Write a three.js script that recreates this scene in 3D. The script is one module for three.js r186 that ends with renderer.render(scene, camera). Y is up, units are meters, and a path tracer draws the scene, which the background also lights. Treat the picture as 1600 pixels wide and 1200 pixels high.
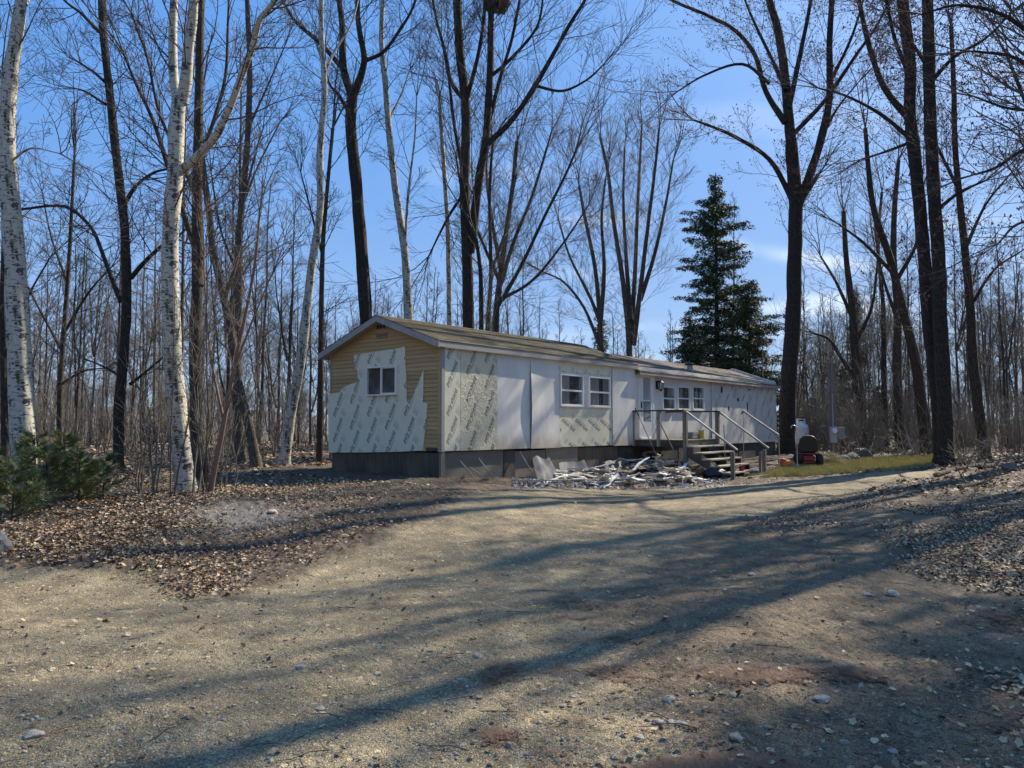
import * as THREE from 'three';
import { mergeGeometries, toCreasedNormals } from 'three/addons/utils/BufferGeometryUtils.js';
import { ImprovedNoise } from 'three/addons/math/ImprovedNoise.js';
import { RoundedBoxGeometry } from 'three/addons/geometries/RoundedBoxGeometry.js';

// ---------- camera, sky, sun, exposure ----------
const scene = new THREE.Scene();
const EYE = 1.6, PITCH = Math.atan(65 / 1200);
const camera = new THREE.PerspectiveCamera(53.13, 4 / 3, 0.1, 3000);
camera.position.set(0, EYE, 0);
camera.rotation.x = PITCH;
scene.add(camera);
const SUN = new THREE.Vector3(0.75, Math.tan(THREE.MathUtils.degToRad(40)), -0.661).normalize();
const sun = new THREE.DirectionalLight(new THREE.Color().setRGB(1, 0.925, 0.785), 5);
sun.position.copy(SUN).multiplyScalar(90).add(new THREE.Vector3(2, 0, -15));
sun.target.position.set(2, 0, -15);
sun.castShadow = true;
sun.shadow.mapSize.set(4096, 4096);
Object.assign(sun.shadow.camera, { left: -50, right: 50, top: 50, bottom: -50, near: 1, far: 220 });
scene.add(sun, sun.target);
const renderer = new THREE.WebGLRenderer({ antialias: true });
renderer.toneMapping = THREE.LinearToneMapping;
renderer.toneMappingExposure = 1.76;
renderer.shadowMap.enabled = true;

const NZ = new ImprovedNoise();
const noise = (x, y, z = 0) => NZ.noise(x, y, z);
const fbm = (x, y, z = 0, o = 4) => { let s = 0, a = 0.5; for (let i = 0; i < o; i++) { s += a * NZ.noise(x, y, z); x *= 2.03; y *= 2.03; z *= 2.03; a *= 0.5; } return s; };
const sstep = (a, b, x) => { const t = Math.min(1, Math.max(0, (x - a) / (b - a))); return t * t * (3 - 2 * t); };
const lerp = (a, b, t) => a + (b - a) * t;
function rng(seed) { let s = seed >>> 0; return () => { s = (s + 0x6d2b79f5) | 0; let t = Math.imul(s ^ (s >>> 15), 1 | s); t = (t + Math.imul(t ^ (t >>> 7), 61 | t)) ^ t; return ((t ^ (t >>> 14)) >>> 0) / 4294967296; }; }

{ // clear spring sky with thin cirrus low down
  const W = 1024, Hh = 512, data = new Float32Array(W * Hh * 4), v = new THREE.Vector3();
  for (let j = 0; j < Hh; j++) for (let i = 0; i < W; i++) {
    const el = ((j + 0.5) / Hh - 0.5) * Math.PI, az = ((i + 0.5) / W - 0.5) * 2 * Math.PI;
    v.set(Math.cos(az) * Math.cos(el), Math.sin(el), Math.sin(az) * Math.cos(el));
    const y = Math.max(0, v.y), t = Math.exp(-y / 0.17), c = Math.max(0, v.dot(SUN));
    const g = 0.07 * Math.pow(c, 3) + 0.22 * Math.pow(c, 12);
    let r = lerp(0.056, 0.35, t) + g, gg = lerp(0.188, 0.455, t) + g, b = lerp(0.48, 0.56, t) + g * 0.9;
    const k = 2.2 / (y + 0.12), cl = sstep(0.08, 0.5, fbm(v.x * k * 0.7 + 3, v.z * k * 1.6 + 9, 1.3, 5)) * sstep(0.02, 0.1, y) * Math.exp(-Math.pow((y - 0.2) / 0.13, 2)) * 0.6 * sstep(0.45, 0.8, c);
    r = lerp(r, 0.8, cl); gg = lerp(gg, 0.86, cl); b = lerp(b, 0.95, cl);
    const o = (j * W + i) * 4; data[o] = r; data[o + 1] = gg; data[o + 2] = b; data[o + 3] = 1;
  }
  const tex = new THREE.DataTexture(data, W, Hh, THREE.RGBAFormat, THREE.FloatType);
  tex.mapping = THREE.EquirectangularReflectionMapping; tex.magFilter = THREE.LinearFilter; tex.needsUpdate = true;
  scene.background = tex; scene.environment = tex;
}

// ---------- helpers ----------
const camM = new THREE.Matrix4().makeRotationX(PITCH);
const ray = (px, py) => new THREE.Vector3((px - 800) / 1200, (600 - py) / 1200, -1).applyMatrix4(camM);
const at = (px, py, D) => ray(px, py).multiplyScalar(D).add(camera.position);   // a point seen at photo pixel (1600 x 1200), D metres ahead
// terrain: d = -z (metres ahead of the camera)
const PROF = [[-30, 0], [0, 0], [8, 0.02], [15, 0.14], [20, 0.18], [25, 0.3], [31, 0.43], [45, 0.5], [90, 0.3], [200, -1], [900, -6]];
function H0(x, d) {
  let h = 0;
  for (let i = 0; i < PROF.length - 1; i++) if (d >= PROF[i][0] && d < PROF[i + 1][0]) { const t = (d - PROF[i][0]) / (PROF[i + 1][0] - PROF[i][0]); h = lerp(PROF[i][1], PROF[i + 1][1], t * t * (3 - 2 * t) * 0.5 + t * 0.5); }
  const left = sstep(3.2, -2.2, x);
  h += 0.37 * left * sstep(7.5, 13.5, d) * (1 - sstep(24, 60, d));
  h += 0.16 * sstep(-3.0, -4.6, x) * sstep(7.2, 8.6, d) * (1 - sstep(10.5, 14, d));
  h += 0.1 * sstep(5, 9, x) * sstep(3, 7, d) * (1 - sstep(10, 15, d));
  return h;
}
function H(x, d) { return H0(x, d) + 0.05 * noise(x * 0.55, d * 0.55, 4.2) + 0.018 * noise(x * 1.9, d * 1.9, 7.7); }
function ground(px, py) {
  const r = ray(px, py); let t = 1;
  for (; t < 400; t *= 1.01) { const y = EYE + r.y * t; if (y < H0(r.x * t, -r.z * t)) break; }
  return new THREE.Vector3(r.x * t, H(r.x * t, -r.z * t), r.z * t);
}
const used = {};
function numbered(n) { const k = used[n] ?? 0; used[n] = k + 1; return k ? n + '_' + String(k).padStart(3, '0') : n; }
function tag(o, label, category, group, kind) {
  if (label) o.userData.label = label; if (category) o.userData.category = category; if (group) o.userData.group = group; if (kind) o.userData.kind = kind; return o;
}
function thing(name, label, category, group) { const g = new THREE.Group(); g.name = numbered(name); scene.add(g); return tag(g, label, category, group); }
function put(name, geo, mat, parent) {
  const m = new THREE.Mesh(geo, mat); m.name = parent ? name : numbered(name); m.castShadow = m.receiveShadow = true; (parent ?? scene).add(m); return m;
}
function copyOf(o, label, group) { const c = o.clone(); c.userData = { ...o.userData }; c.name = numbered(o.name.replace(/_\d{3}$/, '')); scene.add(c); if (label) c.userData.label = label; if (group) c.userData.group = group; return c; }

class GB {                                   // collects tubes and faces for ONE mesh
  constructor() { this.p = []; this.n = []; this.uv = []; this.i = []; }
  get empty() { return !this.i.length; }
  tube(pts, rad, sides = 6, tu = 1, tv = 1, rough = 0, seed = 0) {
    const N = pts.length, T = new THREE.Vector3(), A = new THREE.Vector3(), B = new THREE.Vector3(), base = this.p.length / 3;
    let len = 0; A.set(1, 0, 0);
    const ku = Math.max(1, Math.round(2 * Math.PI * rad[0] / tu));
    for (let k = 0; k < N; k++) {
      T.subVectors(pts[Math.min(N - 1, k + 1)], pts[Math.max(0, k - 1)]).normalize();
      if (k === 0 && Math.abs(T.x) > 0.8) A.set(0, 0, 1);
      A.addScaledVector(T, -A.dot(T)).normalize(); B.crossVectors(T, A);
      if (k) len += pts[k].distanceTo(pts[k - 1]);
      for (let j = 0; j <= sides; j++) {
        const a = (j % sides) / sides * 2 * Math.PI, c = Math.cos(a), s = Math.sin(a);
        const r = rad[k] * (rough ? 1 + rough * noise(c * 1.3 + seed, s * 1.3, len * 1.6) : 1);
        const nx = A.x * c + B.x * s, ny = A.y * c + B.y * s, nz = A.z * c + B.z * s;
        this.p.push(pts[k].x + nx * r, pts[k].y + ny * r, pts[k].z + nz * r); this.n.push(nx, ny, nz); this.uv.push(j / sides * ku, len / tv);
      }
    }
    const w = sides + 1;
    for (let k = 0; k < N - 1; k++) for (let j = 0; j < sides; j++) { const a = base + k * w + j; this.i.push(a, a + 1, a + w, a + 1, a + w + 1, a + w); }
  }
  tri(a, b, c) {
    const o = this.p.length / 3, n = new THREE.Vector3().subVectors(b, a).cross(new THREE.Vector3().subVectors(c, a)).normalize();
    for (const q of [a, b, c]) { this.p.push(q.x, q.y, q.z); this.n.push(n.x, n.y, n.z); this.uv.push(q.x, q.y); }
    this.i.push(o, o + 1, o + 2);
  }
  geo() {
    const g = new THREE.BufferGeometry();
    g.setAttribute('position', new THREE.BufferAttribute(new Float32Array(this.p), 3)); g.setAttribute('normal', new THREE.BufferAttribute(new Float32Array(this.n), 3));
    g.setAttribute('uv', new THREE.BufferAttribute(new Float32Array(this.uv), 2)); g.setIndex(new THREE.BufferAttribute(new Uint32Array(this.i), 1)); return g;
  }
  build(name, mat, parent) { return put(name, this.geo(), mat, parent); }
}
const V = (x, y, z) => new THREE.Vector3(x, y, z);
const box = (x0, x1, y0, y1, z0, z1) => new THREE.BoxGeometry(x1 - x0, y1 - y0, z1 - z0).translate((x0 + x1) / 2, (y0 + y1) / 2, (z0 + z1) / 2);
const rbox = (x0, x1, y0, y1, z0, z1, r = 0.006) => new RoundedBoxGeometry(x1 - x0, y1 - y0, z1 - z0, 1, r).translate((x0 + x1) / 2, (y0 + y1) / 2, (z0 + z1) / 2);
function bar(a, b, w, h, up = V(0, 1, 0)) {  // squared timber between two points
  const d = b.clone().sub(a), L = d.length(), g = new RoundedBoxGeometry(w, h, L, 1, Math.min(w, h) * 0.12);
  return g.applyMatrix4(new THREE.Matrix4().lookAt(b, a, up).setPosition(a.clone().add(b).multiplyScalar(0.5)));
}
function rod(a, b, r, s = 8) { const g = new GB(); g.tube([a, b], [r, r], s); return g.geo(); }

// ---------- textures and materials ----------
function tex(size, fn, { srgb = true, rep = [1, 1] } = {}) {   // fn(u, v) -> [r, g, b] 0..1 (sRGB values when srgb)
  const data = new Uint8Array(size * size * 4);
  for (let j = 0; j < size; j++) for (let i = 0; i < size; i++) { const c = fn(i / size, j / size), o = (j * size + i) * 4; for (let k = 0; k < 3; k++) data[o + k] = Math.max(0, Math.min(255, c[k] * 255)); data[o + 3] = 255; }
  const t = new THREE.DataTexture(data, size, size); t.wrapS = t.wrapT = THREE.RepeatWrapping; t.magFilter = THREE.LinearFilter; t.minFilter = THREE.LinearMipmapLinearFilter; t.generateMipmaps = true;
  if (srgb) t.colorSpace = THREE.SRGBColorSpace; t.repeat.set(...rep); t.needsUpdate = true; return t;
}
function withRep(t, a, b) { const c = t.clone(); c.repeat.set(a, b); c.needsUpdate = true; return c; }
const hash = (x, y) => { let h = Math.imul(x | 0, 374761393) + Math.imul(y | 0, 668265263) | 0; h = Math.imul(h ^ (h >>> 13), 1274126177); return ((h ^ (h >>> 16)) >>> 0) / 4294967296; };
// noise that tiles over 0..1
const tn = (u, v, n, seed = 0) => { const x = u * n, y = v * n, i = Math.floor(x), j = Math.floor(y), f = x - i, g = y - j, s = f * f * (3 - 2 * f), t = g * g * (3 - 2 * g), w = (a, b) => hash(((a % n) + n) % n + seed * 131, ((b % n) + n) % n + seed * 17); return lerp(lerp(w(i, j), w(i + 1, j), s), lerp(w(i, j + 1), w(i + 1, j + 1), s), t); };
const tfbm = (u, v, n, seed = 0, o = 4) => { let s = 0, a = 0.5, m = 0; for (let k = 0; k < o; k++) { s += a * tn(u, v, n, seed + k); m += a; a *= 0.5; n *= 2; } return s / m; };
function cells(u, v, n, seed) { // [distance to nearest, distance to second, random id]
  const x = u * n, y = v * n, i = Math.floor(x), j = Math.floor(y); let a = 9, b = 9, id = 0;
  for (let q = -1; q <= 1; q++) for (let p = -1; p <= 1; p++) { const ci = (((i + p) % n) + n) % n, cj = (((j + q) % n) + n) % n, dx = i + p + hash(ci + seed, cj) - x, dy = j + q + hash(ci, cj + seed * 7 + 3) - y, d = dx * dx + dy * dy; if (d < a) { b = a; a = d; id = hash(ci + 91, cj + seed); } else if (d < b) b = d; }
  return [Math.sqrt(a), Math.sqrt(b), id];
}
const gravelHeight = new Float32Array(1024 * 1024);
const gravelTex = tex(1024, (u, v) => {
  const c = cells(u, v, 150, 5), f = cells(u, v, 300, 9), big = cells(u, v, 36, 21);
  const stone = sstep(0.05, 0.3, c[1] - c[0]), bigOn = big[2] > 0.93 ? sstep(0.34, 0.26, big[0]) : 0;
  let g = 0.60 + 0.26 * (c[2] - 0.5) * stone + 0.24 * (f[2] - 0.5) - 0.17 * (1 - stone) + 0.26 * (tfbm(u, v, 12, 3) - 0.5);
  g = lerp(g, 0.78 + 0.2 * (hash(big[2] * 9999, 3) - 0.5), bigOn * 0.8);
  gravelHeight[Math.round(v * 1024) * 1024 + Math.round(u * 1024)] = 0.35 * stone * c[2] + 0.15 * f[2] + 0.45 * bigOn * (1 - big[0]) + 0.3 * tfbm(u, v, 16, 8);
  const w = 0.05 * (c[2] - 0.5) + 0.03 * (f[2] - 0.5);
  return [(g + w + 0.01) * 0.97, g * 0.97, (g - w - 0.02) * 0.97];
});
const gravelBump = tex(1024, (u, v) => { const h = gravelHeight[Math.round(v * 1024) * 1024 + Math.round(u * 1024)]; return [h, h, h]; }, { srgb: false });
const std = (rgb, rough = 0.85, o = {}) => new THREE.MeshStandardMaterial({ color: new THREE.Color().setRGB(...rgb), roughness: rough, ...o });
const tn2 = (u, v, nx, ny, seed = 0) => { const x = u * nx, y = v * ny, i = Math.floor(x), j = Math.floor(y), f = x - i, g = y - j, s = f * f * (3 - 2 * f), t = g * g * (3 - 2 * g), w = (p, q) => hash((p % nx) + seed * 131, (q % ny) + seed * 17); return lerp(lerp(w(i, j), w(i + 1, j), s), lerp(w(i, j + 1), w(i + 1, j + 1), s), t); };
const birchTex = tex(512, (u, v) => {
  let g = 0.88 + 0.14 * (tfbm(u, v, 6, 1) - 0.5) + 0.08 * (tn2(u, v, 6, 128, 3) - 0.5);
  const dens = sstep(0.45, 0.75, tfbm(u, v, 3, 40, 3)), a = 0.55 * tn2(u, v, 4, 48, 5) + 0.3 * tn2(u, v, 9, 96, 6) + 0.15 * tn2(u, v, 24, 200, 7), b = 0.6 * tn2(u, v, 2, 26, 8) + 0.4 * tn2(u, v, 7, 80, 9);
  g -= 0.55 * sstep(0.6 - 0.1 * dens, 0.78, a); g -= 0.42 * sstep(0.76, 0.86, b);
  const patch = sstep(0.64, 0.74, 0.7 * tfbm(u, v, 4, 12, 4) + 0.3 * tn2(u, v, 5, 60, 13)); g = lerp(g, 0.2 + 0.16 * tn2(u, v, 20, 120, 4), patch * 0.85);
  g = Math.max(0.1, g); const li = sstep(0.55, 0.7, tfbm(u, v, 5, 71, 4)) * 0.05; return [g - li * 0.4, g * 0.975, g * 0.93 - li];
});
const barkTex = tex(512, (u, v) => {
  const w = u + 0.03 * (tfbm(u, v, 6, 2) - 0.5), r = cells(w, v * 0.28, 22, 3), f = sstep(0.02, 0.28, r[1] - r[0]);
  const g = 0.30 + 0.36 * f * (0.6 + 0.5 * r[2]) + 0.26 * (tfbm(u, v, 40, 6) - 0.5), li = sstep(0.6, 0.75, tfbm(u, v, 7, 16));
  return [g + 0.10 * li, g * 0.95 + 0.11 * li, g * 0.89 + 0.08 * li];
});
const grain = tex(512, (u, v) => { const g = 0.74 + 0.3 * (tn(u + 0.02 * tn(u, v, 4, 3), v, 1, 2) - 0.5) + 0.3 * (tfbm(u * 1, v, 3, 4, 2) - 0.5) + 0.35 * (hash(Math.floor((u + 0.012 * Math.sin(v * 6.283 * 2)) * 170), 4) - 0.5) * 0.6 + 0.1 * (tn(u, v, 128, 9) - 0.5); return [g, g, g]; });
const blotch = tex(512, (u, v) => { const g = 0.92 + 0.22 * (tfbm(u, v, 5, 33, 6) - 0.5) + 0.06 * (tn(u, v, 150, 3) - 0.5); return [g, g, g * 0.99]; });
const panelTex = tex(256, (u, v) => { const st = sstep(0.2, 0, v + 0.12 * (tfbm(u, v, 9, 44, 4) - 0.5)) * 0.16 + 0.015 * sstep(0.62, 0.75, tn2(u, v, 30, 3, 17)), g = 0.94 + 0.1 * (tfbm(u, v, 4, 83, 5) - 0.5); return [g - st * 0.8, g - st, g - st * 1.35]; });
const fineBump = tex(256, (u, v) => { const g = tfbm(u, v, 24, 51, 4); return [g, g, g]; }, { srgb: false });
const shingleTex = tex(512, (u, v) => {
  const row = Math.floor(v * 4), x = u * 6 + (row % 2) * 0.5, k = hash(Math.floor(x) % 6 + 13, row), e = Math.min(x - Math.floor(x), 1 - (x - Math.floor(x)));
  const g = 0.78 + 0.2 * (k - 0.5) + 0.3 * (tn(u, v, 128, 7) - 0.5) + 0.5 * (tfbm(u, v, 5, 23, 4) - 0.5) - 0.25 * sstep(0.03, 0, e); return [g, g, g];
});
const M = {
  birch: std([0.66, 0.63, 0.565], 0.75, { map: birchTex, bumpMap: birchTex, bumpScale: 0.006 }),
  bark: std([0.27, 0.22, 0.17], 0.95, { map: barkTex, bumpMap: barkTex, bumpScale: 0.02 }),
  darkBark: std([0.17, 0.14, 0.11], 0.95, { map: barkTex, bumpMap: barkTex, bumpScale: 0.02 }),
  greyBark: std([0.42, 0.365, 0.30], 0.95, { map: barkTex, bumpMap: barkTex, bumpScale: 0.012 }),
  twig: std([0.085, 0.068, 0.052], 0.9), twigGrey: std([0.16, 0.132, 0.10], 0.9), twigRed: std([0.12, 0.08, 0.055], 0.85), twigBirch: std([0.11, 0.075, 0.065], 0.85),
  bud: std([0.24, 0.07, 0.05], 0.8),
  needle: new THREE.MeshPhysicalMaterial({ color: new THREE.Color().setRGB(0.10, 0.12, 0.04), roughness: 0.6, side: THREE.DoubleSide }),
  needleLight: new THREE.MeshPhysicalMaterial({ color: new THREE.Color().setRGB(0.16, 0.18, 0.06), roughness: 0.6, side: THREE.DoubleSide }),
  hemlock: std([0.05, 0.075, 0.034], 0.7, { side: THREE.DoubleSide }),
  hemlockLight: std([0.09, 0.115, 0.04], 0.7, { side: THREE.DoubleSide }),
  siding: std([0.55, 0.36, 0.16], 0.75, { map: withRep(blotch, 0.3, 0.8) }),
  trim: std([0.42, 0.385, 0.34], 0.7, { map: blotch }),
  white: std([0.78, 0.74, 0.69], 0.6, { map: withRep(blotch, 0.5, 0.5) }),
  whitePanel: std([0.84, 0.775, 0.675], 0.6, { map: panelTex }),
  vinyl: std([0.8, 0.75, 0.675], 0.45),
  ply: std([0.22, 0.165, 0.11], 0.9, { map: withRep(grain, 0.8, 0.8), bumpMap: grain, bumpScale: 0.003 }),
  plyGrey: std([0.24, 0.195, 0.145], 0.9, { map: withRep(blotch, 0.7, 0.9) }),
  wood: std([0.36, 0.30, 0.22], 0.9, { map: withRep(grain, 1.2, 1.2), bumpMap: grain, bumpScale: 0.002 }),
  woodPale: std([0.58, 0.52, 0.43], 0.85, { map: withRep(grain, 1.2, 1.2) }),
  woodDark: std([0.15, 0.12, 0.095], 0.9, { map: withRep(grain, 1, 1) }),
  black: std([0.012, 0.012, 0.013], 0.5), dark: std([0.02, 0.02, 0.021], 0.8), rubber: std([0.018, 0.018, 0.018], 0.85),
  curtain: std([0.5, 0.46, 0.40], 0.9), blue: std([0.03, 0.05, 0.09], 0.6),
  glass: new THREE.MeshPhysicalMaterial({ color: 0xffffff, roughness: 0.02, transmission: 1, thickness: 0, ior: 1.28, side: THREE.DoubleSide }),
  sheet: new THREE.MeshPhysicalMaterial({ color: new THREE.Color().setRGB(0.3, 0.28, 0.26), roughness: 0.85, transmission: 0.55, thickness: 0, side: THREE.DoubleSide }),
  red: std([0.17, 0.01, 0.014], 0.35), metal: std([0.55, 0.55, 0.56], 0.4, { metalness: 0.8 }), greyPaint: std([0.32, 0.33, 0.34], 0.5),
  tank: std([0.80, 0.80, 0.80], 0.35, { map: withRep(blotch, 0.6, 0.6) }), orange: std([0.62, 0.19, 0.03], 0.8), yellow: std([0.65, 0.42, 0.04], 0.6), green: std([0.02, 0.09, 0.05], 0.5),
  stone: std([0.44, 0.38, 0.30], 0.9, { map: blotch, bumpMap: fineBump, bumpScale: 0.006 }), boulder: std([0.2, 0.18, 0.155], 0.95, { map: blotch, bumpMap: fineBump, bumpScale: 0.02 }),
  foamScrap: std([0.80, 0.72, 0.61], 0.9, { map: withRep(blotch, 1.3, 1.3) }), leaf: std([1, 1, 1], 0.8, { side: THREE.DoubleSide }),
};

// ---------- ground ----------
const poly = (list) => list.map(([x, y]) => { const g = ground(x, y); return [g.x, -g.z]; });
function sdist(P, x, y) { // signed distance to polygon, positive inside
  let best = 1e9, inside = false;
  for (let i = 0, j = P.length - 1; i < P.length; j = i++) {
    const [ax, ay] = P[j], [bx, by] = P[i], ex = bx - ax, ey = by - ay, t = Math.min(1, Math.max(0, ((x - ax) * ex + (y - ay) * ey) / (ex * ex + ey * ey + 1e-9))), qx = ax + ex * t - x, qy = ay + ey * t - y;
    best = Math.min(best, qx * qx + qy * qy);
    if ((ay > y) !== (by > y) && x < (bx - ax) * (y - ay) / (by - ay) + ax) inside = !inside;
  }
  return (inside ? 1 : -1) * Math.sqrt(best);
}
const ROAD = [[-9, 8.5], ...poly([[0, 880], [130, 880], [240, 895], [280, 935], [360, 935], [430, 908], [560, 855], [660, 808], [760, 768], [900, 764], [1050, 764], [1180, 757], [1300, 745], [1420, 735], [1490, 737], [1420, 752], [1250, 790], [1120, 830], [1010, 880], [960, 950], [1010, 1060], [1090, 1200]]), [2.5, -6], [-12, -6]];
const MIX = [...poly([[1490, 737], [1600, 760]]), [14, 13], [10, 2], [3, -6], ...poly([[900, 1200], [900, 1050], [880, 950], [960, 870], [1120, 820], [1330, 770]])];
const GRASS = poly([[1175, 748], [1215, 735], [1290, 722], [1380, 716], [1460, 713], [1500, 722], [1400, 733], [1280, 742]]);
const MOSS = poly([[165, 882], [250, 884], [250, 897], [200, 893]]);
const GREYP = poly([[300, 805], [350, 782], [460, 790], [450, 822], [350, 830]]);
function zone(x, d) {
  const w = 0.28 * noise(x * 0.9, d * 0.9, 1) + 0.16 * noise(x * 3.1, d * 3.1, 2) + 0.08 * noise(x * 9, d * 9, 2.5);
  const near = d < 60 && Math.abs(x) < 45;
  const road = near ? sstep(-0.2, 0.25, sdist(ROAD, x, d) + w * 0.8) : 0, mix = near ? sstep(-0.7, 0.9, sdist(MIX, x, d) + w * 1.5) : 0, grass = near ? sstep(-0.3, 0.4, sdist(GRASS, x, d) + w * 1.4) : 0;
  return { road, mix, grass, w };
}
const litter = (x, d) => sstep(-0.1, 0.35, fbm(x * 0.45, d * 0.45, 11, 4) + 0.5 * sstep(2.5, 7.5, x) * sstep(4, 8, d) - 0.13); // leaves over the right-hand dirt
const needleAt = (x, d) => sstep(0.17, 0.4, fbm(x * 0.9 + 7, d * 1.5, 21, 4)) ;
{
  const angles = [], radii = [];
  for (let i = 0; i <= 460; i++) angles.push(-0.82 + 1.64 * i / 460);
  for (let i = 1; i < 70; i++) angles.push(0.82 + (2 * Math.PI - 1.64) * i / 70);
  angles.push(angles[0] + 2 * Math.PI);
  for (let i = 0; i < 14; i++) radii.push(0.02 + 2.6 * i / 14);
  for (let i = 0; i <= 400; i++) radii.push(2.62 * Math.pow(45 / 2.62, i / 400));
  for (let i = 1; i <= 50; i++) radii.push(45 * Math.pow(1000 / 45, i / 50));
  const A = angles.length, R = radii.length, p = new Float32Array(A * R * 3), c = new Float32Array(A * R * 3), uv = new Float32Array(A * R * 2), idx = [];
  for (let k = 0; k < R; k++) for (let i = 0; i < A; i++) {
    const x = Math.sin(angles[i]) * radii[k], d = Math.cos(angles[i]) * radii[k], o = k * A + i, z = zone(x, d);
    const f1 = noise(x * 6, d * 6, 3), f2 = noise(x * 22, d * 22, 5), big = fbm(x * 0.35, d * 0.35, 9, 3);
    // bare soil / forest floor
    let col = [0.125 + 0.035 * f1 + 0.05 * f2, 0.088 + 0.026 * f1 + 0.036 * f2, 0.057 + 0.016 * f1 + 0.022 * f2];
    const tan = sstep(0.1, 0.35, f2 + 0.5 * f1); for (let q = 0; q < 3; q++) col[q] = lerp(col[q], [0.34, 0.25, 0.16][q], 0.4 * tan);
    const gp = d < 16 && x < 0 ? sstep(-0.4, 0.5, sdist(GREYP, x, d) + z.w + 0.7 * f2) : 0; for (let q = 0; q < 3; q++) col[q] = lerp(col[q], [0.33, 0.32, 0.31][q], 0.7 * gp);
    const near = sstep(18, 11, d), tone = 0.97 + 0.34 * big + 0.14 * f1 + 0.16 * noise(x * 2.3, d * 2.3, 15) + 0.1 * f2, gravel = [0.45 * tone, 0.362 * tone, 0.222 * tone];
    for (let q = 0; q < 3; q++) gravel[q] *= lerp(1.0, 0.93, near);
    const track = Math.exp(-Math.pow(Math.sin((x * 0.66 - d * 0.75) * 1.1 + 0.5), 2) * 3); for (let q = 0; q < 3; q++) gravel[q] *= 1 - 0.1 * (1 - track);
    const dirt = [0.285 * tone, 0.21 * tone, 0.125 * tone], nd = needleAt(x, d), lt = litter(x, d);
    for (let q = 0; q < 3; q++) dirt[q] = lerp(dirt[q], [0.17, 0.105, 0.065][q] * (1 + 0.5 * f2), 0.6 * nd);
    for (let q = 0; q < 3; q++) dirt[q] = lerp(dirt[q], [0.14, 0.095, 0.065][q] * (1 + 0.6 * f2), 0.75 * lt);
    const rust = sstep(0.16, 0.36, fbm(x * 0.8 + 3, d * 1.3, 31, 4)) * sstep(-1.5, 1.5, x); for (let q = 0; q < 3; q++) gravel[q] = lerp(gravel[q], [0.25, 0.155, 0.09][q] * (1 + 0.5 * f2), 0.55 * rust);
    for (let q = 0; q < 3; q++) { col[q] = lerp(col[q], dirt[q], z.mix); col[q] = lerp(col[q], gravel[q], z.road); col[q] = lerp(col[q], [0.25, 0.22, 0.10][q] * (1 + 0.7 * f2), 0.8 * z.grass); }
    if (d < 12 && x < -2) { const ms = sstep(-0.15, 0.15, sdist(MOSS, x, d) + z.w * 0.6); for (let q = 0; q < 3; q++) col[q] = lerp(col[q], [0.085, 0.12, 0.025][q], ms * 0.85); }
    const micro = radii[k] < 50 ? (1 - z.road) * (1 - z.mix * 0.6) * 0.022 * (f2 + f1) + 0.01 * f2 + 0.006 * f1 : 0;
    p.set([x, H(x, d) + micro, -d], o * 3); c.set(col.map((v) => Math.max(0.01, v * 2.1)), o * 3); uv.set([x / 2.1, d / 2.1], o * 2);
    if (k && i) { const a = o, b = o - 1, e = o - A, f = o - A - 1; idx.push(f, b, e, e, b, a); }
  }
  const g = new THREE.BufferGeometry();
  g.setAttribute('position', new THREE.BufferAttribute(p, 3)); g.setAttribute('color', new THREE.BufferAttribute(c, 3)); g.setAttribute('uv', new THREE.BufferAttribute(uv, 2)); g.setIndex(idx); g.computeVertexNormals();
  tag(put('ground', g, new THREE.MeshStandardMaterial({ vertexColors: true, map: gravelTex, bumpMap: gravelBump, bumpScale: 0.012, roughness: 0.95, side: THREE.DoubleSide })), 'gravel driveway and leaf covered woodland floor around the mobile home', 'ground', null, 'structure');
}
{ // low wooded ridge far off
  const p = [], c = [], idx = [], n = 220, m = 8;
  for (let i = 0; i <= n; i++) for (let j = 0; j <= m; j++) {
    const a = -1.2 + 2.4 * i / n, r = 330 + 45 * j, top = 9 + 9 * fbm(i * 0.045, 2, 5, 4) + 10 * sstep(-0.05, -0.5, a);
    const y = -4 + top * Math.sin(j / m * Math.PI * 0.55) + (j ? 1.3 * noise(i * 1.7, j * 1.3, 8) : -4); p.push(Math.sin(a) * r, y, -Math.cos(a) * r);
    const t = 0.8 + 0.5 * noise(i * 0.9, j * 0.9, 3); c.push(0.17 * t, 0.155 * t, 0.155 * t);
    if (i && j) { const q = i * (m + 1) + j; idx.push(q - m - 2, q - 1, q - m - 1, q - m - 1, q - 1, q); }
  }
  const g = new THREE.BufferGeometry(); g.setAttribute('position', new THREE.Float32BufferAttribute(p, 3)); g.setAttribute('color', new THREE.Float32BufferAttribute(c, 3)); g.setIndex(idx); g.computeVertexNormals();
  tag(put('hills', g, std([1, 1, 1], 1, { vertexColors: true, side: THREE.DoubleSide })), 'low bare wooded ridge beyond the trees', 'hills', null, 'structure');
}

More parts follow.
